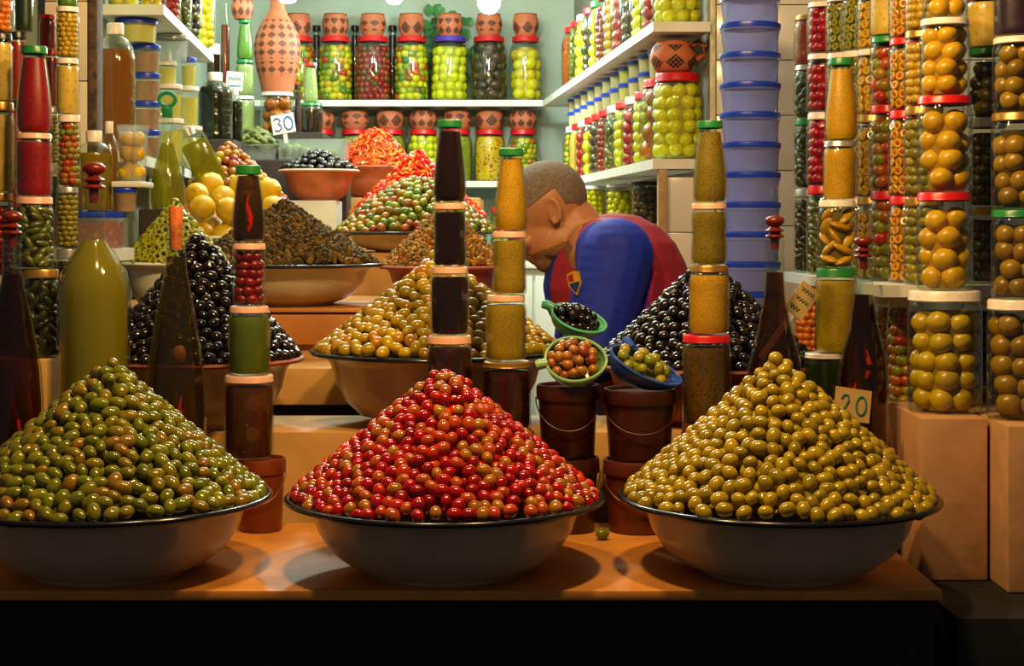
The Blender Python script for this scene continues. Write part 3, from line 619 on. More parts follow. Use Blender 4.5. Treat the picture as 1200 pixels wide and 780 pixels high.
def jar(label, px, Y, zb, wpx, hpx, style, lid, key, group=None, y=None, name=None, cat=None, glass=None, lidh=None):
    """px, wpx, hpx measured in the photograph at depth Y -> a real jar of that size standing at z = zb"""
    SEED[0] += 1; r = wpx * Y / F / 2; h = hpx * Y / F; lr, lf, pf = STY[style]
    if style == 'bottle': lf = .09
    lh = lidh or min(max(lf * h, .009), .022); hb = h - lh * .62
    prof = [(a * r, b * hb) for a, b in pf]
    t = thing(name or ('sauce_bottle' if style == 'bottle' else 'glass_jar'), label, cat or ('bottle' if style == 'bottle' else 'jar'), (PX(px, Y), Y, zb), group)
    k = ck('glass', r, hb, style, glass.name if glass else '')
    if k not in GENCACHE: GENCACHE[k] = MB().lathe(prof, 32).mesh('glass', glass or M_GLASS)
    inst('glass', GENCACHE[k], t)
    fill_contents(t, key, prof, hb, r, Y, SEED[0], wpx)
    inst('lid', lid_mesh(lr * r * 1.0, lh, lid, style == 'big'), t, (0, 0, h - lh))
    return zb + h + .0004
def words(lid, noun, key): return f"{LIDN.get(lid, lid)}-lidded {noun} of {CONT[key]['n']}"
def column(stack, px, Y, zb, items, group=None):
    """items bottom -> top: (h px, w px, style, lid, contents[, px])"""
    z = zb; n = len(items)
    for i, it in enumerate(items):
        h, w, sty, lid, key = it[:5]; noun = 'bottle' if sty == 'bottle' else 'jar'
        pos = 'bottom' if i == 0 else ('top' if i == n - 1 else ORD[i])
        if len(it) > 6: z = it[6]
        z = jar(f"{words(lid, noun, key)}, {pos} of the {stack}", it[5] if len(it) > 5 else px, Y, z, w, h, sty, lid, key, group or f'jars of the {stack}')
    return z

def pail(label, px, Y, zb, wpx, hpx, col='#4a1e0c', group=None):
    r = wpx * Y / F / 2; h = hpx * Y / F - .0006; t = thing('plastic_pail', label, 'pail', (PX(px, Y), Y, zb), group)
    m = organic('pail_' + col, [col], rough=.3, nscale=20, namt=.25); ml = organic('pail_lid_' + col, [{'#4a1e0c': '#6e3212'}.get(col, col)], rough=.35)
    bd = MB().lathe([(0, 0), (.80 * r, 0), (.84 * r, .02 * h), (.93 * r, .82 * h), (.93 * r, .86 * h), (0, .86 * h)], 40)
    bd = bd.build('body', m, t)
    MB().lathe([(.9 * r, .79 * h), (.99 * r, .8 * h), (r, .83 * h), (r, .96 * h), (.97 * r, h), (.9 * r, h), (.88 * r, .95 * h), (0, .95 * h)], 44).build('lid', ml, t)
    pts = [(r * 1.0 * math.cos(a), r * 1.0 * math.sin(a) * .0 - r * .1, .84 * h - abs(math.sin(a)) * h * .45) for a in [math.pi * k / 12 for k in range(13)]]
    pts = [(r * 1.02 * math.cos(a), -r * 1.03 * abs(math.sin(a)), .82 * h - math.sin(a) * h * .42) for a in [math.pi * k / 14 for k in range(15)]]
    MB().tube(pts, .0012, 6).build('handle', ml, bd)
    return zb + hpx * Y / F
C0 = .8505; YS = 2.83
PG = 'brown pails on the counter'
def at(px): return PX(px, YS)
z = pail('reddish-brown pail under the chilli bottle stack beside the green olives', 306, YS, C0, 58, 85, '#7a3418', PG)
column('chilli bottle stack', 292, YS, z, [(97, 58, 'wide', 'pink', 'browndk'), (80, 49, 'jar', 'pink', 'p_grn'), (73, 40, 'waist', 'pink', 'reddark')])
z += (97 + 80 + 73) * YS / F + .0015
SC_A = z
z = pail('lower brown pail under the dark sauce stack', 527, YS, C0, 60, 66, '#4a1e0c', PG)
z = pail('upper brown pail under the dark sauce stack', 527, YS, z, 60, 64, '#4a1e0c', PG)
column('dark sauce stack', 527, YS, z, [(98, 55, 'jar', 'pink', 'p_drd'), (80, 46, 'jar', 'pink', 'p_drk'), (74, 40, 'waist', 'pink', 'p_drk'), (97, 39, 'bottle', 'green', 'p_drk')])
z = pail('lower brown pail under the yellow relish stack', 595, YS, C0, 62, 59, '#4a1e0c', PG)
z = pail('upper brown pail under the yellow relish stack', 595, YS, z, 62, 58, '#4a1e0c', PG)
column('yellow relish stack', 597, YS, z, [(81, 57, 'wide', 'gold', 'p_drd', 594), (77, 48, 'jar', 'pink', 'p_ylo', 593), (74, 41, 'waist', 'pink', 'p_ylo'), (97, 39, 'bottle', 'green', 'p_yel', 599)])
z = pail('lower dark brown pail under the green scoop', 665.5, YS, C0, 74, 86, '#3a160a', PG)
ZG = pail('upper dark brown pail carrying the green scoop', 665.5, YS, z, 74, 85, '#3a160a', PG)
z = pail('lower reddish pail under the blue scoop', 749.5, YS, C0, 86, 84, '#5a2410', PG)
ZB = pail('upper dark brown pail carrying the blue scoop', 749.5, YS, z, 86, 82, '#3a160a', PG)
z = pail('lower brown pail under the red-lidded bean jar', 828, YS, C0, 58, 63, '#4a1e0c', PG)
z = pail('upper brown pail under the red-lidded bean jar', 828, YS, z, 58, 63, '#4a1e0c', PG)
column('green relish stack', 831, YS, z, [(103, 58, 'wide', 'red', 'p_bean', 828), (81, 48, 'jar', 'gold', 'p_yel'), (72, 43, 'waist', 'pink', 'p_olv'), (96, 40, 'bottle', 'green', 'p_olv', 832)])

# right-hand wall of jars
column('tall lemon column on the foam box', 1107, 2.755, BOX1, [(142, 86, 'wide', 'white', 'lemon_med'), (114, 65, 'wide', 'red', 'lemon_big'), (112, 64, 'wide', 'red', 'lemon_big'), (90, 57, 'wide', 'white', 'lemon_big'), (62, 52, 'wide', 'white', 'lemon_big')])
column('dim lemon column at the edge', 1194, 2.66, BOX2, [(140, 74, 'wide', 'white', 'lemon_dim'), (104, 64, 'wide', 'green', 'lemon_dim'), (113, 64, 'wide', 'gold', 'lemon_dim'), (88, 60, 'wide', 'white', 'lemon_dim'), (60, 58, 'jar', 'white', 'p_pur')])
column('aubergine column', 1157, 2.985, 1.0505, [(130.5, 46, 'jar', 'white', 'mixdark'), (88, 46, 'jar', 'gold', 'mixdark', 1157, 1.2765), (103, 46, 'jar', 'silver', 'mixdark'), (82, 46, 'jar', 'green', 'aubergine'), (62, 50, 'jar', 'red', 'p_pal')])
ZS = 1.2765
column('green olive column', 1083, 2.885, ZS, [(102, 48, 'jar', 'gold', 'olive_grn'), (106, 48, 'jar', 'gold', 'olive_grn'), (88, 47, 'jar', 'gold', 'olive_yel'), (45, 45, 'jar', 'white', 'olive_yel')])
column('red-centred slice column', 1066, 2.985, ZS, [(101, 50, 'jar', 'red', 'ring_red'), (100, 50, 'jar', 'red', 'ring_red'), (84, 50, 'jar', 'red', 'ring_red'), (62, 49, 'jar', 'red', 'ring_red')])
column('red and green olive column', 1043, 3.085, ZS, [(105, 49, 'jar', 'red', 'olive_rg'), (100, 49, 'jar', 'red', 'olive_rg'), (80, 48, 'jar', 'green', 'olive_rg'), (62, 48, 'jar', 'white', 'p_pal')])
column('yellow slice column', 1026, 3.18, ZS, [(96, 46, 'jar', 'gold', 'ring_yel'), (96, 46, 'jar', 'gold', 'ring_yel'), (76, 46, 'jar', 'white', 'ring_yel'), (64, 46, 'jar', 'white', 'ring_yel')])
column('green slice column', 1008, 3.28, ZS, [(94, 45, 'jar', 'white', 'ring_grn'), (92, 45, 'jar', 'white', 'ring_grn'), (78, 45, 'jar', 'white', 'ring_grn'), (66, 45, 'jar', 'silver', 'ring_grn')])
column('narrow green slice column', 989, 3.38, ZS, [(94, 43, 'jar', 'white', 'ring_grn'), (92, 43, 'jar', 'silver', 'ring_grn'), (74, 43, 'jar', 'white', 'ring_grn'), (66, 43, 'jar', 'white', 'ring_grn')])
column('red pepper column', 966, 3.50, ZS, [(104, 42, 'jar', 'red', 'pickle'), (85, 42, 'jar', 'white', 'redfruit'), (68, 42, 'jar', 'white', 'redfruit'), (60, 41, 'jar', 'white', 'redfruit')])
column('dark pickle column by the tiles', 950, 3.62, ZS, [(98, 40, 'jar', 'silver', 'pickle_dk'), (82, 40, 'jar', 'green', 'pickle_dk'), (62, 40, 'jar', 'silver', 'pickle_dk'), (58, 40, 'jar', 'gold', 'p_amb')])
column('mushroom jar stack', 980, 2.965, 1.0505, [(63, 49, 'wide', 'white', 'p_dgr', 967), (99, 50, 'jar', 'green', 'p_ylo'), (79, 46, 'jar', 'white', 'mushroom', 981), (69, 39, 'jar', 'silver', 'p_yel', 984), (97, 39, 'bottle', 'green', 'p_yel', 986)])
jar('jar of red-centred olive slices under the pale shelf board', 1047, 3.035, 1.0505, 43, 128.4, 'jar', 'white', 'ring_red')
jar('jar of green olives and red pepper under the pale shelf board', 1061, 2.945, 1.0505, 44, 132.3, 'jar', 'white', 'olive_rg')
jar('small white-lidded jar of olives behind the leaning price card', 946, 3.28, 1.0505, 32, 117, 'jar', 'white', 'olive_or')
jar('tall jar at the far end under the pale shelf board', 958, 3.55, 1.0505, 40, 110, 'jar', 'white', 'pickle_dk')

# left-hand columns
LB = 1.1505
column('red chilli paste column', 40, 2.85, LB, [(103, 44, 'jar', 'gold', 'pickle_dk', 48), (84, 46, 'jar', 'pink', 'pickle'), (74, 42, 'wide', 'pink', 'p_red'), (102, 41, 'bottle', 'green', 'p_red')])
column('pale jar column by the red bottle', 0, 2.90, LB, [(92, 34, 'jar', 'white', 'p_drd'), (97, 34, 'jar', 'gold', 'redfruit'), (106, 34, 'jar', 'gold', 'p_pal'), (80, 30, 'jar', 'dark', 'p_pal'), (50, 28, 'jar', 'dark', 'olive_or')])
column('slim pier column', 79, 3.02, LB, [(118, 27, 'jar', 'silver', 'pickle_dk'), (72, 27, 'jar', 'silver', 'olive_grn'), (84, 27, 'jar', 'white', 'olive_rg', 81), (66, 27, 'jar', 'white', 'p_pal'), (60, 27, 'jar', 'white', 'olive_yel'), (30, 24, 'jar', 'green', 'p_lgr')])
column('thin column behind the red bottle', 59, 3.10, LB, [(115, 20, 'jar', 'silver', 'p_dgr'), (98, 20, 'jar', 'silver', 'p_dgr'), (66, 20, 'jar', 'silver', 'olive_grn'), (68, 20, 'jar', 'red', 'p_red'), (40, 20, 'jar', 'red', 'p_red', 56)])
column('column behind the pale jars', 20, 3.04, LB, [(110, 22, 'jar', 'dark', 'p_drd'), (100, 22, 'jar', 'dark', 'p_red'), (80, 22, 'jar', 'dark', 'p_red'), (80, 22, 'jar', 'dark', 'p_red'), (62, 22, 'jar', 'dark', 'p_dgr', 28)])

# back wall shelves: big jars with painted clay cups on top
CLAY = [claymat('clay_diamonds', [(.012, .07)], 6, 16.), claymat('clay_checks', [(.01, .07)], 9, 24.), claymat('clay_lattice', [(.02, .06)], 7, 30.)]
def clay_cup(label, px, Y, z, wpx, hpx, k):
    r = wpx * Y / F / 2; h = hpx * Y / F
    t = thing('clay_cup', label, 'cup', (PX(px, Y), Y, z), 'painted clay cups on the back jars', (0, 0, k * .9))
    MB().lathe([(0, 0), (.7 * r, 0), (.74 * r, .04 * h), (.95 * r, .35 * h), (r, .55 * h), (.95 * r, .8 * h), (.84 * r, .97 * h), (.82 * r, h), (.78 * r, h), (.76 * r, .93 * h), (.85 * r, .6 * h), (.5 * r, .2 * h), (0, .18 * h)], 32).build('body', CLAY[k % 3], t)
    bd = t.children[0]
    MB().lathe([(.83 * r + .003 * math.cos(a), h + .002 * math.sin(a)) for a in [6.2832 * q / 8 for q in range(9)]], 32).build('rim', M_TERRA, bd)
YB = 6.472
for k, (px, w, lid, key) in enumerate([(349, 42, 'red', 'mixveg'), (393, 42, 'red', 'mixveg'), (437, 44, 'red', 'cherry'), (482, 42, 'red', 'mixveg'), (527, 45, 'purple', 'lemon_sml'), (573, 44, 'red', 'mixdark'), (616, 39, 'red', 'lemon_chk')]):
    z = jar(f"big {words(lid, 'jar', key)}, {ORD[k] if k else 'first'} along the upper back shelf", px, YB, 1.8765, w, 76, 'big', lid, key, 'big jars on the upper back shelf')
    clay_cup(f"black-painted clay cup on the {ORD[k] if k else 'first'} jar of the upper back shelf", px, YB, z, 31, 26, k)
for k, (px, w, lid, key) in enumerate([(376, 36, 'red', 'pickle'), (416, 38, 'red', 'p_spk'), (457, 38, 'red', 'p_spk'), (496, 38, 'red', 'lemon_sml'), (536, 36, 'red', 'p_spk'), (574, 37, 'red', 'p_dot'), (613, 36, 'red', 'mixveg')]):
    z = jar(f"{words(lid, 'jar', key)}, {ORD[k] if k else 'first'} along the lower back shelf", px, YB, 1.5585, w, 61, 'big', lid, key, 'red-lidded jars on the lower back shelf')
    clay_cup(f"lattice-painted clay cup on the {ORD[k] if k else 'first'} jar of the lower back shelf", px, YB, z, 33, 21, k + 1)
for k, px in enumerate((371, 416, 460)):
    jar('slim dark bottle behind the big jars of the upper back shelf', px, 6.585, 1.8765, 13, 92, 'bottle', 'dark', 'p_pur', 'dark bottles behind the big jars')
for k, (px, w, h, lid, key) in enumerate([(556, 32, 60, 'green', 'mixdark'), (590, 32, 62, 'red', 'olive_rg'), (622, 32, 60, 'white', 'pickle'), (524, 32, 60, 'red', 'redfruit')]):
    jar(f"{words(lid, 'jar', key)} on the back cabinet worktop", px, 6.2, 1.2505, w, h, 'jar', lid, key, 'jars on the back cabinet')

# right wall shelves
def shelf_px(Y): return 600 + (skew(Y, .688) + .078) * F / Y
top_row = ['lemon_sml', 'redfruit', 'lemon_sml', 'mixdark', 'redfruit', 'olive_yel', 'cherry', 'lemon_chk', 'mixdark', 'lemon_chk', 'pickle', 'p_amb']
for i, key in enumerate(top_row):
    Y = 4.0 + .168 * i; lid = ['red', 'green', 'red', 'white', 'red', 'red'][i % 6]
    jar(f"{words(lid, 'jar', key)}, {ORD[i] if i else 'first'} on the upper right shelf", shelf_px(Y), Y, 1.8725, .128 * F / Y, .225 * F / Y, 'big', lid, key, 'jars on the upper right shelf')
mid_row = ['lemon_sml', 'brownfr', 'lemon_sml', 'redfruit', 'lemon_sml', 'pickle', 'cherry', 'mixdark', 'lemon_chk', 'redfruit', 'p_pal', 'mixveg']
for i, key in enumerate(mid_row):
    Y = 4.0 + .168 * i; lid = ['red', 'red', 'red', 'white', 'red', 'white'][i % 6]; r = .132 if i < 2 else .12
    z = jar(f"{words(lid, 'jar', key)}, {ORD[i] if i else 'first'} along the lower right shelf", shelf_px(Y), Y, 1.5425, r * F / Y, (.214 if i < 2 else .196) * F / Y, 'big', lid, key, 'jars on the lower right shelf')
    if i == 0: ZPOT = z
    if i == 1: ZTUB = z
def tub(label, px, Y, z, wpx, hpx, key, lid='blue', group=None, clear=None, name='plastic_tub'):
    r = wpx * Y / F / 2; h = hpx * Y / F; lh = min(.2 * h, .011)
    t = thing(name, label, 'tub', (PX(px, Y), Y, z), group)
    k = ck('tub', r, h, clear.name if clear else '')
    if k not in GENCACHE:
        GENCACHE[k] = MB().lathe([(0, 0), (.83 * r, 0), (.88 * r, .02 * h), (.955 * r, h - lh * 1.6), (.985 * r, h - lh * 1.5), (.985 * r, h - lh)], 36).mesh('tub', clear or M_PLASTIC)
    inst('tub', GENCACHE[k], t)
    if key:
        zz = h * .72; MB().lathe([(0, .004), (.80 * r, .004), (.85 * r, .03 * h), (.85 * r + .075 * r * .7, zz), (0, zz)], 28).build('contents', cmat(key), t)
    kl = ck('tublid', r, lh, lid)
    if kl not in GENCACHE:
        GENCACHE[kl] = MB().lathe([(.93 * r, 0), (r, 0), (1.01 * r, lh * .5), (r, lh * .9), (.96 * r, lh), (.92 * r, lh * .95), (.9 * r, lh * .55), (0, lh * .55)], 40).mesh('lid', lidmat(lid))
    inst('lid', GENCACHE[kl], t, (0, 0, h - lh))
    return z + h + .0003
tub('cream-filled blue-lidded tub on the amber fruit jar', shelf_px(4.168), 4.168, ZTUB, .088 * F / 4.168, .076 * F / 4.168, 'p_crm')
for i in range(2, 12):
    Y = 4.0 + .168 * i; key = 'p_ylw' if i == 4 else 'p_crm'; z = 1.5425 + .196 + .001
    z = tub(f'lower small blue-lidded tub on the {ORD[i]} jar of the lower right shelf', shelf_px(Y), Y, z, .085 * F / Y, .050 * F / Y, key, group='small tubs on the right shelf jars')
    tub(f'upper small blue-lidded tub above the {ORD[i]} jar of the lower right shelf', shelf_px(Y), Y, z, .085 * F / Y, .048 * F / Y, key, group='small tubs on the right shelf jars')
# painted pot with a handle
px, Y = 800, 4.0; t = thing('clay_pot', 'round clay pot with black painted flowers and a loop handle on the lemon jar', 'pot', (PX(px - 11, Y), Y, ZPOT))
r = 27 * Y / F; h = 37 * Y / F
MB().lathe([(0, 0), (.6 * r, 0), (.8 * r, .1 * h), (r, .4 * h), (1.0 * r, .58 * h), (.9 * r, .82 * h), (.75 * r, .95 * h), (.74 * r, h), (.68 * r, h), (.68 * r, .9 * h), (.8 * r, .5 * h), (0, .2 * h)], 36).build('body', claymat('clay_flowers', [(.01, .066)], 6, 22.), t)
MB().tube([(.78 * r, -.1 * r, .85 * h), (1.1 * r, -.1 * r, .98 * h), (1.38 * r, -.1 * r, .82 * h), (1.3 * r, -.1 * r, .55 * h), (.98 * r, -.1 * r, .42 * h)], .008, 10).build('handle', M_TERRA, t)
# jars under the lower right shelf
for i, (px, Y, w, a, b) in enumerate([(757, 4.5, 33, 'brownfr', 'mixdark'), (726, 4.75, 32, 'olive_yel', 'lemon_sml'), (696, 5.0, 29, 'lemon_sml', 'lemon_sml'), (672, 5.25, 27, 'lemon_sml', 'lemon_sml')]):
    s = .135 * F / Y
    z = jar(f"{words('red' if i == 0 else 'green', 'jar', a)}, lower of a pair under the right shelf", px, Y, 1.2505, w, s, 'wide', 'red' if i == 0 else 'green', a, 'paired jars under the right shelf')
    jar(f"{words('dark' if i == 0 else 'white', 'jar', b)}, upper of a pair under the right shelf", px, Y, z, w, .118 * F / Y, 'wide', 'dark' if i == 0 else 'white', b, 'paired jars under the right shelf')
# tall stack of blue-lidded tubs
z = 1.1805
for k in range(12):
    z = tub(f'translucent blue-lidded tub, {ORD[k]} from the bottom of the tall tub stack' if k else 'translucent blue-lidded tub, bottom of the tall tub stack', 879, 3.42, z, 71, 34.6, None, 'blue', 'tall stack of empty tubs', M_TUBBLUE)
# left-hand tubs
z = 1.5405
for k in range(4): z = tub(f'blue-lidded tub of tan spice paste, {ORD[k]} of the stack by the amber bottle', 171, 3.86, z, 34, 33.1, 'p_tan', group='tan paste tubs')
tub('wide blue-lidded tub of yellow paste topping the tan paste tubs', 160, 3.83, z, 50, 28, 'p_ylw')
z = tub('white-lidded pail of bright yellow paste, bottom of its stack', 199, 4.14, 1.5405, 32, 52, 'p_ylw', 'white')
z = tub('white-lidded yellow pail above another of its kind', 198, 4.14, z, 31, 40, 'p_ylw', 'white')
z = tub('small white-lidded tub of yellow paste with a label', 195, 4.14, z, 24, 27, 'p_ylw', 'white')
tub('large empty clear tub turned over on the yellow pails', 201, 4.14, z, 40, 30.5, None, 'silver', clear=M_PLASTIC)
z = tub('squat white-lidded tub at the base of the second pail stack', 222, 4.42, 1.5405, 30, 48, 'p_ylw', 'white')
z = tub('white-lidded yellow tub in the middle of the second pail stack', 220, 4.42, z, 26, 46, 'p_ylw', 'white')
z = tub('small blue-lidded yellow tub topping the second pail stack', 221, 4.42, z, 18, 34, 'p_ylw', 'blue')
z = tub('wide blue-lidded terracotta-coloured tub on the pale ledge', 110, 3.195, 1.3375, 78, 42, 'p_amb')
tub('small blue-lidded tub beside the plastic juice bottle', 147, 3.19, z, 27, 28.2, 'p_tan')
ZT = z
# jars on the high left shelf
for i, (px, Y, w, h, lid, key) in enumerate([(146, 3.84, 42, 90, 'red', 'lemon_chk'), (177, 3.92, 36, 90, 'red', 'lemon_chk'), (197, 4.12, 30, 88, 'green', 'redfruit'), (210, 4.30, 30, 86, 'green', 'pickle'), (222, 4.48, 30, 84, 'dark', 'aubergine'), (236, 4.70, 32, 80, 'red', 'lemon_chk')]):
    jar(f"{words(lid, 'jar', key)}, {ORD[i] if i else 'first'} along the high left shelf", px, Y, 1.8935, w, h, 'big', lid, key, 'jars on the high left shelf')
Z7 = 1.6785
column('pale jar stack by the clay vase', 287, 5.22, Z7, [(44, 23, 'jar', 'white', 'p_pgr'), (42, 22, 'jar', 'green', 'p_pgr'), (47, 20, 'bottle', 'green', 'p_lgr')])
clay_cup('black-painted clay cup above the light green sauce bottle', 284, 5.22, Z7 + 133 * 5.22 / F + .002, 26, 22, 1)
ZV = jar('white-lidded jar of brown fruit under the painted clay vase', 325, 5.32, Z7, 39, 50, 'wide', 'white', 'brownfr')
z = jar('squat dark jar under the red-capped pale bottle', 365, 5.24, Z7, 27, 36, 'jar', 'green', 'p_drk')
jar('small red-capped bottle of pale relish beside the clay vase', 364, 5.24, z, 18, 47, 'bottle', 'red', 'p_pgr')
jar('slim dark bottle between the clay vase and the pale relish bottle', 349, 5.37, Z7, 9, 60, 'bottle', 'dark', 'p_pur')

# ------------------------------------------------------------------ special bottles
M_CHILI = organic('chilli_skin', ['#a8140c', '#c01c10'], rough=.25, nscale=3, namt=.2)
M_HERB = organic('herb_leaf', ['#6a6420', '#7e6c28', '#505a1e'], rough=.5, nscale=4, namt=.3)
M_GARLIC = organic('garlic_clove', ['#b88a2a'], rough=.4)
def chilli(t, p0, p1, r=.006):
    p0, p1 = Vector(p0), Vector(p1); pts = [p0.lerp(p1, k / 6) + Vector((.004 * math.sin(k), 0, 0)) for k in range(7)]
    MB().tube(pts, [r * .5, r, r * 1.05, r, r * .8, r * .5, r * .12], 8).build('chilli', M_CHILI, t)
def blade(t, p, L, W, rot, mat=None, name='leaf'):
    m = MB(); n = 6; vs = []; fs = []
    for i in range(n + 1):
        u = i / n; w = W * math.sin(math.pi * min(max(u, .04), .97)) ** .8; zc = .12 * L * math.sin(math.pi * u)
        vs += [(-w / 2, zc * .4, u * L), (0, zc, u * L), (w / 2, zc * .4, u * L)]
    for i in range(n):
        for k in range(2): fs.append((3 * i + k, 3 * i + k + 1, 3 * i + 3 + k + 1, 3 * i + 3 + k))
    m.add(vs, fs); m.add([(a, b + .0012, c) for a, b, c in vs], [tuple(reversed(f)) for f in fs])
    return m.build(name, mat or M_HERB, t, p, rot)
def stopper(t, z, s):
    """turned redwood stopper: ball, two discs, plug"""
    pf = [(0, -.9), (.42, -.9), (.45, 0), (.55, .02), (.98, .12), (1.02, .22), (.95, .32), (.6, .42), (.55, .5), (.95, .62), (1.0, .7), (.9, .78), (.55, .92), (.5, 1.02), (.7, 1.12), (.98, 1.3), (1.05, 1.5), (.95, 1.72), (.6, 1.9), (.0, 1.96)]
    MB().lathe([(a * s, b * s * 1.28) for a, b in pf], 24).build('stopper', M_REDWOOD, t, (0, 0, z))
def tall_bottle(label, px, Y, zb, prof_px, fill_px, liq, kind='bottle', extras=None, name='glass_bottle', glass=None):
    """prof_px: (half width px, photo row) from base row upwards"""
    s = Y / F; y0 = prof_px[0][1]; zt = PZ(prof_px[-1][1], Y); zz0 = PZ(y0, Y); k = (zt - zb) / (zt - zz0)
    pr = [(a * s, (PZ(b, Y) - zz0) * k) for a, b in prof_px]; pr[0] = (pr[0][0], 0)
    t = thing(name, label, 'bottle', (PX(px, Y), Y, zb))
    MB().lathe([(0, 0)] + [(pr[0][0] * .93, 0)] + [(pr[0][0], .004)] + pr[1:], 40).build('glass', glass or M_GLASS, t)
    zf = (PZ(fill_px, Y) - zz0) * k; q = [(0, .004), (pr[0][0] * .92, .004)]
    for i in range(1, 26):
        z = .004 + (zf - .004) * i / 25; q.append((max(interp(pr, z) * .94 - .0012, .003), z))
    q.append((0, zf)); MB().lathe(q, 32).build('liquid', liq, t)
    t['top'] = pr[-1][1]; return t
LQ_J = liquid('cloudy_lemon_juice', '#a8961a', .06, trans=.5); LQ_H = liquid('herb_oil', '#6a561c', .86, '#d0b468', .4); LQ_D = liquid('dark_vinegar', '#2a0f08', .62, '#a8623a', .3)
LQ_A = liquid('amber_oil', '#a86c0c', .12, '#c88a2a', .5); LQ_O = liquid('olive_oil', '#a89a1c', .55, '#dcd260', .5); LQ_DO = liquid('dark_olive_oil', '#20240a', .15, '#55581c', .4); LQ_Y = liquid('yellow_juice', '#a88a14', .15, '#c8a838', .5)
BZ = .9505
t = tall_bottle('big clear bottle of cloudy yellow juice with a turned red wooden stopper', 110, 2.82, BZ, [(42, 553), (42, 350), (41.5, 335), (37, 318), (27, 300), (16, 285), (12.8, 272), (12.2, 240), (13.5, 228), (13.2, 224)], 281, LQ_J)
stopper(t, t['top'] + .002, 13.2 * 2.82 / F)
t = tall_bottle('cork-stoppered conical bottle of herb oil with chilli in front of the black olives', 206, 2.82, BZ, [(35, 553), (36, 500), (35, 440), (29, 400), (21, 355), (14, 320), (11.5, 298), (11.2, 268), (13, 265), (12.6, 262)], 300, LQ_H)
MB().lathe([(0, -.045), (.0105, -.045), (.0125, .028), (.0115, .03), (0, .03)], 20).build('cork', M_CORK, t, (0, 0, t['top']))
chilli(t, (.016, -.047, .05), (.020, -.044, .14)); chilli(t, (-.02, -.03, .03), (-.012, -.034, .10), .005)
MB().ball((.012, -.030, .21), (.012, .008, .015), 12, 8).build('garlic_clove', M_GARLIC, t)
for k in range(7): blade(t, (-.018 + .005 * k, -.045, .02 + .010 * k), .075, .013, (0, rnd.uniform(-.2, .2), 0))
t = tall_bottle('dark red-stoppered bottle beside the pale jar column', 14, 2.72, .8505, [(36, 637), (36, 470), (33, 430), (24, 380), (15, 340), (11, 318), (10.5, 285), (11.5, 280), (11, 277)], 322, LQ_D)
stopper(t, t['top'] + .002, 11.5 * 2.72 / F); chilli(t, (.02, -.036, .18), (.012, -.036, .26))
for k in range(5): blade(t, (-.02 + .009 * k, -.026, .06 + .02 * k), .08, .013, (0, rnd.uniform(-.2, .2), 0))
t = tall_bottle('red-stoppered herb oil bottle with chillies beside the green relish stack', 908, 2.83, 1.0005, [(37, 520), (37, 470), (32, 430), (20, 385), (12.5, 345), (11, 320), (10.6, 288), (11.6, 285), (11.2, 281)], 319, liquid('brown_herb_oil', '#4a2a10', .78, '#bc8a4c', .35))
stopper(t, t['top'] + .002, 11 * 2.83 / F); chilli(t, (.012, -.046, .05), (.008, -.040, .125)); chilli(t, (-.020, -.044, .03), (-.008, -.041, .115))
for k in range(5): blade(t, (-.016 + .007 * k, -.043, .012 + .006 * k), .07, .013, (0, rnd.uniform(-.12, .12), 0))
t = tall_bottle('dark red-stoppered bottle with chillies behind the price card 20', 1012, 2.80, 1.0005, [(29, 522), (29, 440), (26, 415), (18, 385), (12.5, 355), (11, 335), (10.6, 310), (11.6, 307), (11.2, 304)], 345, LQ_D)
stopper(t, t['top'] + .002, 10.5 * 2.80 / F); chilli(t, (-.022, -.03, .10), (-.012, -.02, .18)); chilli(t, (-.004, -.036, .12), (.004, -.024, .19))
for k in range(3): blade(t, (-.012 + .011 * k, -.022, .015 + .015 * k), .075, .012, (0, rnd.uniform(-.1, .1), 0))
# chilli bottle topping stack A
Y = YS; t = tall_bottle('green-capped bottle of brown oil with a red chilli topping the chilli bottle stack', 291, Y, SC_A, [(17, 290), (19, 285), (19.5, 262), (18, 240), (15, 218), (13, 206), (13, 203)], 206, liquid('brown_pickle_oil', '#4a360f', .6, '#a8803a', .4), name='sauce_bottle')
chilli(t, (.003, -.0245, .02), (.006, -.0215, .085), .005); inst('lid', lid_mesh(14.5 * Y / F, .016, 'green', False), t, (0, 0, t['top'] - .002))
for k in range(3): blade(t, (-.012 + .005 * k, -.018, .012 + .014 * k), .045, .009, (0, rnd.uniform(-.12, .12), 0))
# plastic bottles on the left
def plastic_bottle(label, px, Y, zb, w, ytop, ybase, liq, fillf=.8, capc='white', cw=.36):
    s = Y / F; h = (ybase - ytop) * s; r = w * s / 2; t = thing('plastic_bottle', label, 'bottle', (PX(px, Y), Y, zb)); ch = min(.022, .12 * h); hb = h - ch
    pf = [(.86 * r, 0), (r, .03 * hb), (r, .22 * hb), (.975 * r, .24 * hb), (r, .26 * hb), (r, .5 * hb), (.975 * r, .52 * hb), (r, .54 * hb), (r, .78 * hb), (.9 * r, .87 * hb), (.6 * r, .95 * hb), (cw * r, .985 * hb), (cw * r, hb)]
    MB().lathe([(0, 0)] + pf, 36).build('plastic', M_GLASS, t)
    q = [(0, .003)] + [(max(interp(pf, .003 + (fillf * hb - .003) * i / 22) * .965 - .0008, .003), .003 + (fillf * hb - .003) * i / 22) for i in range(23)] + [(0, fillf * hb)]
    MB().lathe(q, 32).build('liquid', liq, t)
    MB().lathe([(0, -.003), (cw * r * 1.12, -.003), (cw * r * 1.15, ch * .9), (cw * r * 1.05, ch), (0, ch)], 36, ridge=.03).build('cap', lidmat(capc), t, (0, 0, hb))
    return t
plastic_bottle('big plastic bottle of amber oil with a white cap beside the tan paste tubs', 135, 3.56, 1.5405, 47, 27, 179, LQ_A, .86)
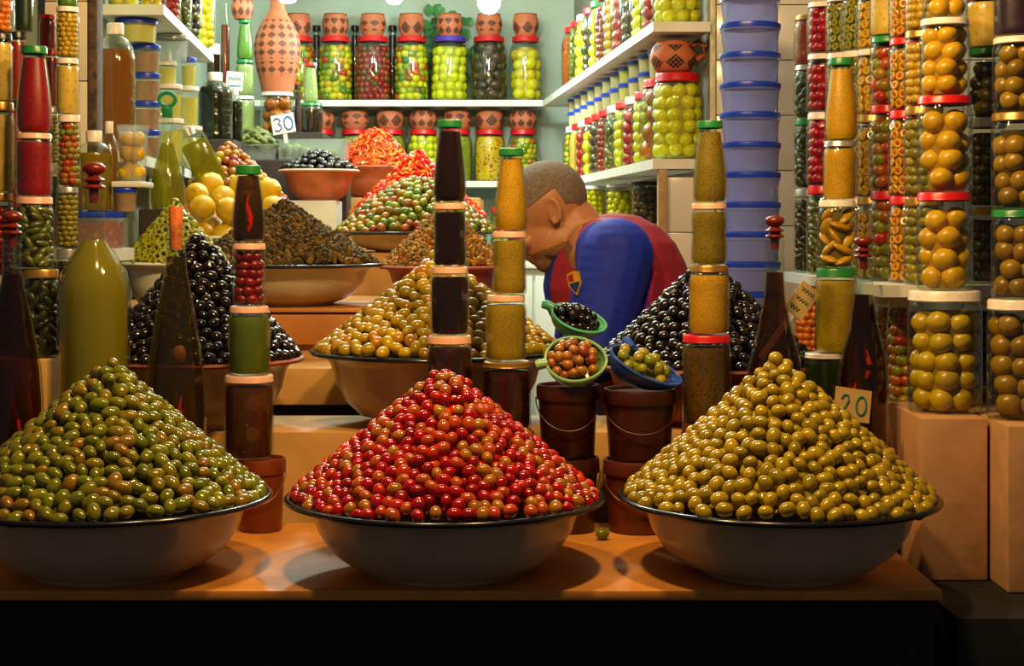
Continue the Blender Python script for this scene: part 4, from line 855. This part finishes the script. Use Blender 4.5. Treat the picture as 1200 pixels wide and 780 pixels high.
plastic_bottle('white-capped plastic bottle of yellow juice on the wide blue-lidded tub', 110, 3.195, ZT, 44, 151, 246, LQ_Y, .82)
plastic_bottle('white-capped plastic bottle of amber juice behind the yellow juice bottle', 128, 3.405, 1.3205, 22, 137, 293, LQ_A, .86)
plastic_bottle('big white-capped bottle of dark olive oil beside the pale jar stack', 252, 4.76, 1.6305, 41, 85, 165, LQ_DO, .88)
plastic_bottle('small white-capped bottle behind the dark olive oil bottle', 276, 4.84, 1.6305, 17, 104, 168, LQ_DO, .85)
sh = tag(MB().bbox(-.784, -.722, 3.17, 3.27, PZ(213, 3.22) - .012, PZ(213, 3.22)).build('plank', M_WHITEP), 'small pale plank under the lemon tub', 'plank')
tt = thing('lemon_tub', 'clear tub of whole yellow lemons beside the amber bottle', 'tub', (PX(156, 3.22), 3.22, PZ(213, 3.22) + .0005))
s = 3.22 / F
MB().lathe([(0, 0), (13.5 * s, 0), (14.5 * s, 2 * s), (17 * s, 58 * s), (18.5 * s, 59 * s), (18.5 * s, 66 * s), (17.6 * s, 66 * s)], 36).build('tub', M_PLASTIC, tt)
for (a, b, c) in [(-6, -5, 10), (6, -5, 12), (-4, 5, 20), (6, -5, 32), (-6, -4, 33), (0, 5, 40), (-5, -5, 50), (6, -3, 50)]: inst('lemon', lem, tt, (a * s, b * s, c * s), (rnd.random() * 3, rnd.random(), rnd.random() * 3), (9.2 * s,) * 3)
# oil bottle with green ring stopper
t = tall_bottle('clear oil bottle with a green ring stopper above the sliced olives', 196, 3.63, 1.4185, [(19, 245), (21, 240), (21, 222), (17, 200), (11, 178), (7.4, 165), (6.6, 150), (6.6, 134), (8, 132)], 168, LQ_O)
m = MB(); R_ = 9.5 * 3.63 / F
m.tube([(R_ * math.cos(a), 0, R_ * .85 * math.sin(a)) for a in [6.2832 * k / 20 for k in range(21)]], .0045, 8, cap=False); m.lathe([(0, -R_ * 2.2), (.011, -R_ * 2.2), (.013, -R_ * 1.1), (.006, -R_ * .85), (0, -R_ * .85)], 16)
m.build('stopper', organic('green_plastic', ['#128a5a'], rough=.3), t, (0, 0, t['top'] + R_ * 1.6))
# leaning square oil bottle
t = thing('oil_bottle', 'square clear bottle of olive oil leaning behind the lemons', 'bottle', (PX(252, 4.25), 4.25, 1.486), None, (0, -.48, .25)); s = 4.25 / F
MB().bbox(-17 * s, 17 * s, -14 * s, 14 * s, 0, 66 * s, .012).build('glass', M_GLASS, t); MB().bbox(-16 * s, 16 * s, -13 * s, 13 * s, .003, 57 * s, .011).build('oil', LQ_O, t)
MB().lathe([(9 * s, 65 * s), (9 * s, 70 * s), (10.5 * s, 70 * s), (10.5 * s, 74 * s), (0, 75 * s)], 20).build('cap', lidmat('silver'), t)
# slim tall bottles at the rear left
t = tall_bottle('slim corked bottle with a white neck label behind the dark oil bottle', 250, 5.2, Z7, [(8, 160), (8, 60), (7.5, 52), (5, 40), (4.5, 0), (5, -6)], 62, LQ_D)
MB().lathe([(8.2 * 5.2 / F, 0), (8.2 * 5.2 / F, .034)], 24).build('label_band', M_PAPER, t, (0, 0, (PZ(64, 5.2) - Z7)))
tall_bottle('slim bottle of red sauce beside the slim corked bottle', 264, 5.2, Z7, [(5.5, 160), (5.5, 30), (3.5, 15), (3.2, 4)], 30, liquid('red_sauce', '#7a1c0c', .1))
# vase
s = 5.32 / F; t = thing('clay_vase', 'tall terracotta vase with black painted diamonds standing on a white-lidded jar', 'vase', (PX(325, 5.32), 5.32, ZV))
MB().lathe([(a * s, b * s) for a, b in [(0, 0), (18, 0), (18.5, 3), (20, 10), (24, 25), (27, 42), (27.3, 54), (25, 67), (19, 80), (12.5, 90), (9, 97), (8, 106), (8, 114), (9.5, 122), (8.5, 122), (7, 112), (7, 98), (0, 92)]], 44).build('body', claymat('clay_vase_paint', [(18 * s, 34 * s), (37 * s, 84 * s)], 13, 36.), t)
MB().lathe([(9 * s + .003 * math.cos(a), 122 * s + .003 * math.sin(a)) for a in [6.2832 * q / 8 for q in range(9)]], 28).build('rim', M_TERRA, t)

# ------------------------------------------------------------------ trays, scoops, cards
def tray(label, px, Y, z, wpx, dep, hpx, mat):
    s = Y / F; w = wpx * s / 2; h = hpx * s; m = MB(); th = .003
    for (x0, x1, y0, y1, z0, z1) in ((-w, w, -dep, dep, 0, th), (-w, -w + th, -dep, dep, th, h), (w - th, w, -dep, dep, th, h), (-w + th, w - th, -dep, -dep + th, th, h), (-w + th, w - th, dep - th, dep, th, h)): m.box(x0, x1, y0, y1, z0, z1)
    t = thing('plastic_tray', label, 'tray', (PX(px, Y), Y, z)); m.build('tray', mat, t, smooth=False)
    r = MB(); e = .006
    for (x0, x1, y0, y1) in ((-w - e, w + e, -dep - e, -dep), (-w - e, w + e, dep, dep + e), (-w - e, -w, -dep, dep), (w, w + e, -dep, dep)): r.box(x0, x1, y0, y1, h - .003, h + .001)
    r.build('tray_rim', mat, t, smooth=False); return t
tray('clear tray of green gherkins beside the price card 30', 301, 4.97, 1.5805, 50, .055, 18, M_PLASTIC)
tray('clear tray with a few green olives behind the black olive bowl', 368, 4.97, 1.5805, 78, .055, 24, M_PLASTIC)
ger = olive_unit(12, 9); M_GER = organic('gherkin_skin', ['#5f6a1e', '#4f5c1a', '#6d7626'], rough=.35, nscale=2, namt=.25, bump=.4, bscale=5); gme = ger.mesh('gherkin', M_GER)
for k in range(80):
    a = rnd.uniform(-.055, .055); b = rnd.uniform(-.045, .045); dome = (1 - (a / .066) ** 2) * (1 - .6 * (b / .05) ** 2)
    tag(inst('gherkin', gme, None, (PX(301, 4.97) + a, 4.97 + b, 1.592 + .082 * dome * (1 if k > 16 else .5)), (rnd.uniform(-.4, .4), rnd.uniform(-.5, .5) + a * 9, rnd.uniform(-1, 1)), (.025, .0095, .0095)), 'small green gherkin heaped in the clear tray beside the price card', 'gherkin', 'gherkins in the tray')
M_GO = organic('bright_green_olive', ['#7a9420', '#8aa02a', '#6a8a20'], rough=.25, nscale=1.5, namt=.2); gom = UO.mesh('green_olive', M_GO)
for k in range(40):
    a = rnd.choice((rnd.uniform(-.09, -.02), rnd.uniform(-.09, .09))); b = rnd.uniform(-.042, .042)
    tag(inst('green_olive', gom, None, (PX(368, 4.97) + a, 4.97 + b, 1.590 + .02 * rnd.random() + (.014 if a < -.03 else 0)), (0, rnd.random(), rnd.random() * 3), (.0135, .0115, .0115)), 'bright green olive in the clear tray behind the black olives', 'olive', 'green olives in the clear tray')
def scoop(label, loc, rot, rx, ry, depth, mat, n, omat, osz, handle, piece, olabel, group, lip=.25, rest=None, hang=math.pi):
    """rounded scoop: local +Z is the open side, +X the pouring lip, handle at -X"""
    t = thing('plastic_scoop', label, 'scoop', loc, None, rot); nr, ns = 8, 36; vs = []; fs = []
    def ringpt(j, a, sh):
        u = j / nr; k = math.sin(u * math.pi / 2) ** .7; zz = -depth * (1 - u ** 1.7)
        up = u ** 2 * (-lip * depth * math.cos(a)); ext = 1 + .18 * max(0, math.cos(a)) * u
        return (((rx - sh) * k * ext) * math.cos(a), (ry - sh) * k * math.sin(a), zz + up + (sh if j < nr else 0))
    m = MB(); O = [[ringpt(j, 6.2832 * i / ns, 0) for i in range(ns)] for j in range(1, nr + 1)]; I = [[ringpt(j, 6.2832 * i / ns, .0022) for i in range(ns)] for j in range(1, nr + 1)]
    rows = [[(0, 0, -depth)] * ns] + O + I[::-1] + [[(0, 0, -depth + .0022)] * ns]
    for r_ in rows: vs += r_
    for j in range(len(rows) - 1):
        for i in range(ns): fs.append((j * ns + i, j * ns + (i + 1) % ns, (j + 1) * ns + (i + 1) % ns, (j + 1) * ns + i))
    m.add(vs, fs); bo = m.build('bowl', mat, t)
    if rest is not None:                                            # set it down on what carries it
        Rm = Euler(rot).to_matrix(); loc = (loc[0], loc[1], rest - .0015 - min((Rm @ Vector(p)).z for p in m.v)); t.location = loc
    MB().tube([ringpt(nr, 6.2832 * i / ns, .001) for i in range(ns + 1)], .0028, 6, cap=False).build('rim', mat, bo)
    hx, hy = math.cos(hang), math.sin(hang); hz = -lip * depth * hx
    MB().tube([(rx * .95 * hx, ry * .95 * hy, hz * .8), ((rx * 1.0 + .012) * hx, (ry + .012) * hy, hz), ((rx + .012 + handle) * hx, (ry + .012 + handle) * hy, hz * .8)], [.008, .009, .008], 10).build('handle', mat, t)
    me = UO.mesh(piece, omat); Mx = Euler(rot).to_matrix(); rg = random.Random(n); P_ = []
    for _ in range(4000):
        a = rg.uniform(0, 6.2832); q = math.sqrt(rg.random()); p = Vector((q * (rx - osz) * math.cos(a) * 1.0, q * (ry - osz) * math.sin(a), -lip * depth * q * math.cos(a) * .8 + .022 * (1 - q * q) - .003))
        if all((p - o).length > osz * 1.5 for o in P_): P_.append(p)
        if len(P_) >= n: break
    for p in P_:
        o = inst(piece, me, None, Mx @ p + Vector(loc), (rg.random() * 3, rg.random() * 3, rg.random() * 3), (osz * rg.uniform(.95, 1.15), osz * .92, osz * .9)); tag(o, olabel, 'olive', group)
    f = MB().lathe([(rx * .2, -depth * .8), (rx * .5, -depth * .6), (rx * .8, -depth * .25), (0, -.008)], 24); f.v = [(a, b * ry / rx, c - lip * depth * .6 * a / rx) for a, b, c in f.v]
    tag(f.build(piece + '_fill', omat, None, loc, rot), 'olives packed under the top layer in ' + label.split(' lying')[0].split(' holding')[0], 'olives', None, 'stuff')
M_SG = organic('green_scoop_plastic', ['#86b878'], rough=.3, nscale=10, namt=.06); M_SB = organic('blue_scoop_plastic', ['#2a4fb0'], rough=.3, nscale=10, namt=.06); M_ST = organic('mint_scoop_plastic', ['#5fc09a'], rough=.3, nscale=10, namt=.06)
M_ORO = organic('orange_olive_skin', ['#96601e', '#a86c24', '#84541c', '#8e3e1e'], rough=.25, nscale=1.3, namt=.22, coat=.2)
s = YS / F
scoop('green plastic scoop holding orange-brown olives on a dark pail', (PX(672, 2.79), 2.79, ZG + .042), (math.radians(52), 0, math.radians(-6)), 33 * s, 31 * s, .045, M_SG, 44, M_ORO, 6.6 * s, .004, 'orange_olive', 'orange-brown olive in the green scoop on the dark pail', 'olives in the green scoop', .1, ZG, math.radians(195))
scoop('blue plastic scoop holding a few green olives on a dark pail', (PX(754, 2.80), 2.80, ZB + .037), (math.radians(30), math.radians(14), math.radians(4)), 42 * s, 26 * s, .040, M_SB, 14, M_GO2 if False else organic('yellow_green_olive', ['#8a8420', '#7a8424', '#a09028'], rough=.25, nscale=1.3, namt=.2), 7.2 * s, .012, 'green_olive', 'yellow-green olive in the blue scoop on the dark pail', 'olives in the blue scoop', .35, ZB, math.radians(112))
zt_ = jar('small lidded jar under the mint green scoop of black olives', 676, 3.01, 1.003, 36, 108, 'jar', 'dark', 'p_drd')
scoop('mint green plastic scoop holding black olives beside the clay bowl', (PX(676, 2.99), 2.99, zt_ + .031), (math.radians(34), math.radians(8), math.radians(6)), 33 * s, 26 * s, .034, M_ST, 34, BLK, 5.8 * s, .008, 'black_olive', 'black olive in the mint green scoop', 'olives in the mint green scoop', .25, zt_, math.radians(160))

def stroke_text(t, glyphs, w, h, mat, off=-.0012, rad=.0016):
    for x0, pts in glyphs: MB().tube([(x0 + a * w, off, b * h) for a, b in pts], rad, 6).build('digit', mat, t.children[0])
G3 = [(.05, .85), (.3, .98), (.6, .9), (.68, .72), (.45, .55), (.68, .42), (.72, .2), (.45, .02), (.05, .12)]
G0 = [(.5 + .4 * math.cos(a), .5 + .48 * math.sin(a)) for a in [1.6 + 6.4 * k / 16 for k in range(17)]]
G2 = [(.05, .75), (.25, .97), (.55, .95), (.65, .7), (.4, .35), (.08, .08), (.3, .06), (.5, .14), (.75, .04)]
M_INKB = organic('blue_ink', ['#2a6ab8'], rough=.6); M_INKG = organic('teal_ink', ['#1f7a72'], rough=.6)
def card(name, label, px, py, Y, wpx, hpx, rot, mat, stick=None):
    s = Y / F; w, h = wpx * s, hpx * s; t = thing(name, label, 'price card', (PX(px, Y), Y, PZ(py, Y)), None, rot)
    MB().box(-w / 2, w / 2, -.0004, .0008, -h / 2, h / 2).build('card', mat, t, smooth=False)
    if stick: MB().box(-.006, .006, .001, .003, -h / 2 - stick, -h * .1).build('stick', M_WHITEP, t, smooth=False)
    return t, w, h
t, w, h = card('price_card', 'white price card reading 30 clipped above the pickle trays', 332, 145, 4.90, 27, 23, (math.radians(-6), math.radians(-10), 0), M_PAPER, .03)
stroke_text(t, [(-w * .42, [(a, b - .5) for a, b in G3]), (0, [(a, b - .5) for a, b in G0])], w * .45, h * .7, M_INKB, rad=.0022)
t, w, h = card('price_card', 'buff price card reading 20 leaning on the dark red-stoppered bottle', 999, 474, 2.725, 44, 38, (math.radians(-10), math.radians(9), math.radians(6)), organic('buff_paper', ['#b8965a'], rough=.9, namt=.08), .09)
stroke_text(t, [(-w * .34, [(a, b - .5) for a, b in G2]), (w * .06, [(a, b - .5) for a, b in G0])], w * .34, h * .6, M_INKG, rad=.0016)
t, w, h = card('price_card', 'tilted buff price card with faint green writing beside the mushroom stack', 940, 352, 2.93, 26, 40, (math.radians(-8), math.radians(38), math.radians(4)), organic('buff_paper', ['#b8965a']), .1)
stroke_text(t, [(-w * .35, [(k / 9, .06 * (-1) ** k + .3) for k in range(10)]), (-w * .35, [(k / 9, .05 * (-1) ** k - .0) for k in range(10)]), (-w * .35, [(k / 9, .06 * (-1) ** k - .3) for k in range(7)])], w * .7, h, M_INKG, rad=.001)
t, w, h = card('price_card', 'white price card with blue scribble by the dark olive oil bottle', 275, 95, 4.86, 20, 22, (0, math.radians(5), 0), M_PAPER, .05)
stroke_text(t, [(-w * .35, [(k / 9, .08 * (-1) ** k + .15) for k in range(10)]), (-w * .3, [(k / 9, -.25 + .03 * k / 9) for k in range(10)])], w * .7, h, organic('cyan_ink', ['#2aa0b8']), rad=.0015)

# ------------------------------------------------------------------ lamps and the hanging plant
def bulb(label, px, py, Y, s=1.0):
    t = thing('light_bulb', label, 'lamp', (PX(px, Y), Y, PZ(py, Y)))
    MB().lathe([(a * s, b * s) for a, b in [(0, -.055), (.02, -.05), (.033, -.032), (.036, -.01), (.03, .014), (.018, .034), (.016, .045)]], 24).build('bulb', emit('lamp_glow', '#f4fff4', 14.0), t)
    MB().lathe([(a * s, b * s) for a, b in [(.017, .046), (.02, .05), (.02, .09), (.012, .10), (0, .10)]], 20).build('socket', lidmat('white'), t)
    MB().tube([(0, 0, .1 * s), (0, 0, 2.75 - PZ(py, Y))], .003, 6).build('cord', lidmat('white'), t)
bulb('glowing white bulb hanging in front of the big dark jar', 573, -4, 5.5, 1.1)
bulb('glowing white bulb hanging above the cherry jar', 462, -12, 5.9)
bulb('glowing white bulb hanging above the clay vase', 337, -18, 5.1, 1.1)
pl = thing('trailing_plant', 'leafy green trailing plant on the back wall behind the clay cups', 'plant', (PX(520, 6.6), 6.592, 1.885))
M_LEAF = organic('plant_leaf', ['#2f6a34', '#3f8a44', '#285a30'], rough=.45, nscale=10, namt=.2)
MB().tube([(-.06, 0, 0), (-.06, .0, .12), (-.03, 0, .24), (.02, 0, .36)], .004, 6).build('stem', M_LEAF, pl); MB().tube([(.07, 0, 0), (.08, 0, .14), (.07, 0, .26), (.06, 0, .36)], .004, 6).build('stem', M_LEAF, pl)
for k in range(44):
    sd = rnd.choice((-1, 1)); blade(pl, (.01 + sd * rnd.uniform(.03, .105), -.004 - rnd.uniform(0, .02), rnd.uniform(.1, .36)), rnd.uniform(.04, .065), rnd.uniform(.035, .05), (rnd.uniform(-.5, .2), rnd.uniform(-2.4, 2.4), rnd.uniform(-.4, .4)), M_LEAF)
# stray olive on the counter
tag(inst('green_olive', UO.mesh('green_olive', GREEN), None, (PX(706, 2.74), 2.74, .8605), (0, 0, .4), (.012, .0095, .0095)), 'single green olive lying on the counter beside the pails', 'olive')

# ------------------------------------------------------------------ the stallholder
def remeshed(mb, voxel, smooth_it=6):
    me = mb.mesh('tmp', []) if False else None
    me = bpy.data.meshes.new('tmp'); me.from_pydata(mb.v, [], mb.f); o = bpy.data.objects.new('tmp', me); COL.objects.link(o)
    r = o.modifiers.new('r', 'REMESH'); r.mode = 'VOXEL'; r.voxel_size = voxel
    sm = o.modifiers.new('s', 'SMOOTH'); sm.iterations = smooth_it; sm.factor = .5
    bpy.context.view_layer.update(); dg = bpy.context.evaluated_depsgraph_get(); out = bpy.data.meshes.new_from_object(o.evaluated_get(dg))
    bpy.data.objects.remove(o); out.polygons.foreach_set('use_smooth', [True] * len(out.polygons)); return out
def limb(m, pts, rads, n=14, k=10, steps=9):
    for i in range(len(pts) - 1):
        a, b = Vector(pts[i]), Vector(pts[i + 1])
        for q in range(steps + (i == len(pts) - 2)): u = q / steps; m.ball(a.lerp(b, u), rads[i] + (rads[i + 1] - rads[i]) * u, n, k)
PY = 3.70; ps = PY / F
def pp(px, py, dy=0.0): return Vector((PX(px, PY), PY + dy, PZ(py, PY)))
SKIN = organic('skin', ['#b27a52'], rough=.5, nscale=14, namt=.12, sss=.05)
HAIRM = organic('cropped_hair', ['#6f6052'], rough=.8, nscale=160, namt=.35)
def build_person():
    hc = pp(640, 249); Rh = Matrix.Rotation(math.radians(-48), 3, 'Y') if False else None
    # head frame: f = facing (image left and down), u = crown direction
    f = Vector((-.80, 0, -.60)); u = Vector((-.60, 0, .80)); sd = Vector((0, -1, 0)); Mh = Matrix((f, sd, u)).transposed()
    H = lambda a, b, c: hc + Mh @ Vector((a, b, c))
    fe = Vector((-.96, 0, -.28)); ue = Vector((-.28, 0, .96)); Me = Matrix((fe, sd, ue)).transposed(); ec = H(-.012, 0, -.004)
    E = lambda a, b, c: ec + Me @ Vector((a * .86, b, c * .86))
    m = MB()
    m.ball(H(-.012, 0, .022), (.098, .076, .088), 28, 20, Mh)                      # skull
    m.ball(H(.035, 0, -.035), (.062, .060, .082), 24, 16, Mh)                      # face
    m.ball(H(.058, 0, -.088), (.036, .040, .030), 20, 12, Mh)                      # chin
    for q in (-1, 1):
        m.ball(H(.010, q * .048, -.070), (.050, .020, .034), 16, 10, Mh); m.ball(H(.074, q * .033, -.026), (.022, .024, .018), 14, 10, Mh)   # jaw, cheek
        m.ball(H(.086, q * .032, .018), (.014, .026, .008), 14, 8, Mh)             # brow
        for k in range(15):                                                          # ear rim
            a = -2.4 + 4.5 * k / 14; m.ball(E(-.016 * math.cos(a) - .004, q * (.080 + .007 * math.cos(a)), .029 * math.sin(a)), .0055, 10, 8)
        m.ball(E(-.002, q * .073, -.002), (.013, .008, .023), 12, 8, Me); m.ball(E(.002, q * .079, -.030), .0075, 10, 7)
        for k in range(8): m.ball(E(-.005 - .008 * math.cos(-1.2 + .3 * k), q * .081, .015 * math.sin(-1.2 + .35 * k)), .004, 8, 6)
    limb(m, [H(.092, 0, .008), H(.112, 0, -.030)], [.009, .014]); m.ball(H(.100, .0, -.034), (.014, .020, .010), 12, 8, Mh)                   # nose
    m.ball(H(.092, 0, -.060), (.010, .024, .006), 12, 8, Mh); m.ball(H(.089, 0, -.071), (.010, .022, .006), 12, 8, Mh)                       # lips
    nk = pp(694, 300, .0); limb(m, [H(-.035, 0, -.055), nk], [.060, .072])
    sh = {-1: pp(712, 298, -.185), 1: pp(700, 300, .19)}; hip = Vector((.385, 3.69, .93)); chest = pp(722, 335)
    limb(m, [nk, chest, hip.lerp(chest, .45), hip], [.085, .15, .14, .155])
    for q in (-1, 1):
        limb(m, [nk.lerp(sh[q], .35), sh[q]], [.082, .07])
        el = Vector((.165, PY + q * .22, 1.10)); ha = Vector((.12, PY + q * .16 - .02, .90))
        limb(m, [sh[q], el], [.062, .046]); limb(m, [el, el.lerp(ha, .4), ha], [.046, .043, .028])
        d = (ha - el).normalized(); m.ball(ha + d * .045, (.045, .036, .016), 16, 10)
        for k in range(4):
            b = ha + d * .082 + Vector((0, (k - 1.5) * .018, 0)); L_ = [.06, .07, .066, .05][k]; limb(m, [b, b + d * L_ * .5 + Vector((0, 0, -.006)), b + d * L_ + Vector((0, 0, -.026))], [.0095, .0088, .0075], 10, 8, 5)
        b = ha + d * .03 + Vector((0, -q * .034, 0)); limb(m, [b, b + d * .03 + Vector((0, -q * .022, -.004)), b + d * .055 + Vector((0, -q * .026, -.016))], [.012, .010, .008], 10, 8, 5)
        hp = hip + Vector((0, q * .085, -.04)); kn = Vector((.36, 3.66 + q * .10, .48)); an = Vector((.41, 3.66 + q * .11, .08))
        limb(m, [hp, kn, an], [.095, .06, .042]); limb(m, [an + Vector((.03, 0, -.045)), an + Vector((-.16, 0, -.05))], [.034, .028])
    body = inst('person', remeshed(m, .0042, 3)); body.data.materials.append(SKIN); body.data.materials.append(organic('stubble', ['#7c5438'], rough=.7, nscale=150, namt=.35))
    Mi = Mh.transposed()
    for p in body.data.polygons:
        c = Mi @ (Vector(p.center) - hc)
        if c.length < .16 and c.x > .0 and (c.z < -.062 - .25 * (.06 - c.x) or (c.x > .078 and -.068 < c.z < -.045 and abs(c.y) < .03)) and p.center[0] < nk.x - .02: p.material_index = 1
    tag(body, 'man with cropped hair in a blue and red jersey bending forward behind the olives', 'person')
    # hair: cap over the skull
    h = MB(); h.ball((0, 0, 0), (.1005, .0788, .0908), 120, 84); keep = []
    for fc in h.f:
        c = sum((Vector(h.v[i]) for i in fc), Vector()) / len(fc)
        if c.z > -.012 - .55 * min(c.x, 0) * -1 and c.x < .062 and (c.z > .014 or c.x < -.035) or (c.x < -.055 and c.z > -.06): keep.append(fc)
    hm = MB(); hm.add([H(-.012, 0, .022) + Mh @ Vector(p) for p in h.v], keep); hm.build('hair', HAIRM, body)
    # jersey
    j = MB(); limb(j, [nk + Vector((.02, 0, -.01)), chest, hip.lerp(chest, .45), hip], [.088, .168, .160, .172])
    for q in (-1, 1):
        limb(j, [nk.lerp(sh[q], .4) + Vector((.012, 0, 0)), sh[q] + Vector((.008, 0, .0))], [.088, .083]); el = Vector((.175, PY + q * .225, 1.115)); limb(j, [sh[q] + Vector((.008, 0, 0)), el], [.083, .074])
    jm = remeshed(j, .0045, 6)
    for mm in (organic('jersey_blue', ['#0a2a9c'], vivid=1.2, rough=.75, nscale=20, namt=.12, bump=.9, bscale=16), organic('jersey_red', ['#8e0f2c'], rough=.75, nscale=20, namt=.12, bump=.9, bscale=16), organic('jersey_piping', ['#b01a4a'], rough=.7)): jm.materials.append(mm)
    ax = (hip - chest).normalized()
    for p in jm.polygons:
        c = p.center; q = -1 if c.y < PY else 1
        s0, e0 = sh[q] + Vector((.008, 0, .0)), Vector((.175, PY + q * .225, 1.115)); v = c - s0; L_ = (e0 - s0); uu = max(0, min(1, v.dot(L_) / L_.length_squared)); dist = (v - L_ * uu).length
        ring = dist - .100
        if dist < .100: p.material_index = 0
        elif dist < .109: p.material_index = 2
        else: p.material_index = 1 if (c.x > sh[-1].x - .01 or int(math.floor((c.y - PY + 5.035) / .07)) % 2 == 0) else 0
        rel = c - nk
        if c.z > nk.z - .03 and abs(c.y - PY) < .19 and c.x > nk.x and dist >= .085: p.material_index = 1
    jo = inst('jersey', jm, body)
    cr = MB(); M_Y = organic('crest_gold', ['#c8981c'], rough=.5)
    cp = pp(668, 327, -.262); 
    crest = inst('crest', None, body, (0, 0, 0)) if False else None
    sh_pts = [(-.016, .022), (0, .026), (.016, .022), (.016, -.004), (0, -.026), (-.016, -.004)]
    def plate(sc, off, mat, nm, rng=None):
        k = MB(); pts = [(a * sc, b * sc) for a, b in (rng or sh_pts)]; n_ = len(pts)
        k.add([(a, -off, b) for a, b in pts] + [(a, -off + .004, b) for a, b in pts], [tuple(range(n_)), tuple(range(2 * n_ - 1, n_ - 1, -1))] + [(i, n_ + i, n_ + (i + 1) % n_, (i + 1) % n_) for i in range(n_)])
        return k.build(nm, mat, jo, cp, (0, math.radians(-14), math.radians(-38)), smooth=False)
    plate(1, .0, M_Y, 'crest'); plate(.82, .001, organic('jersey_red', ['#8e0f2c']), 'crest_field', [(-.016, .022), (0, .026), (0, .006), (-.016, .006)]); plate(.82, .001, organic('crest_blue', ['#10307a']), 'crest_field', [(-.016, .002), (.016, .002), (.014, -.008), (0, -.026), (-.014, -.008)])
    tr = MB(); limb(tr, [hip + Vector((-.01, 0, .06)), hip], [.172, .175])
    for q in (-1, 1):
        hp = hip + Vector((0, q * .085, -.04)); kn = Vector((.36, 3.66 + q * .10, .48)); an = Vector((.41, 3.66 + q * .11, .10)); limb(tr, [hp, kn, an], [.108, .078, .062])
    tm = remeshed(tr, .01, 4); tm.materials.append(organic('dark_trousers', ['#1a1c24'], rough=.8)); inst('trousers', tm, body)
build_person()
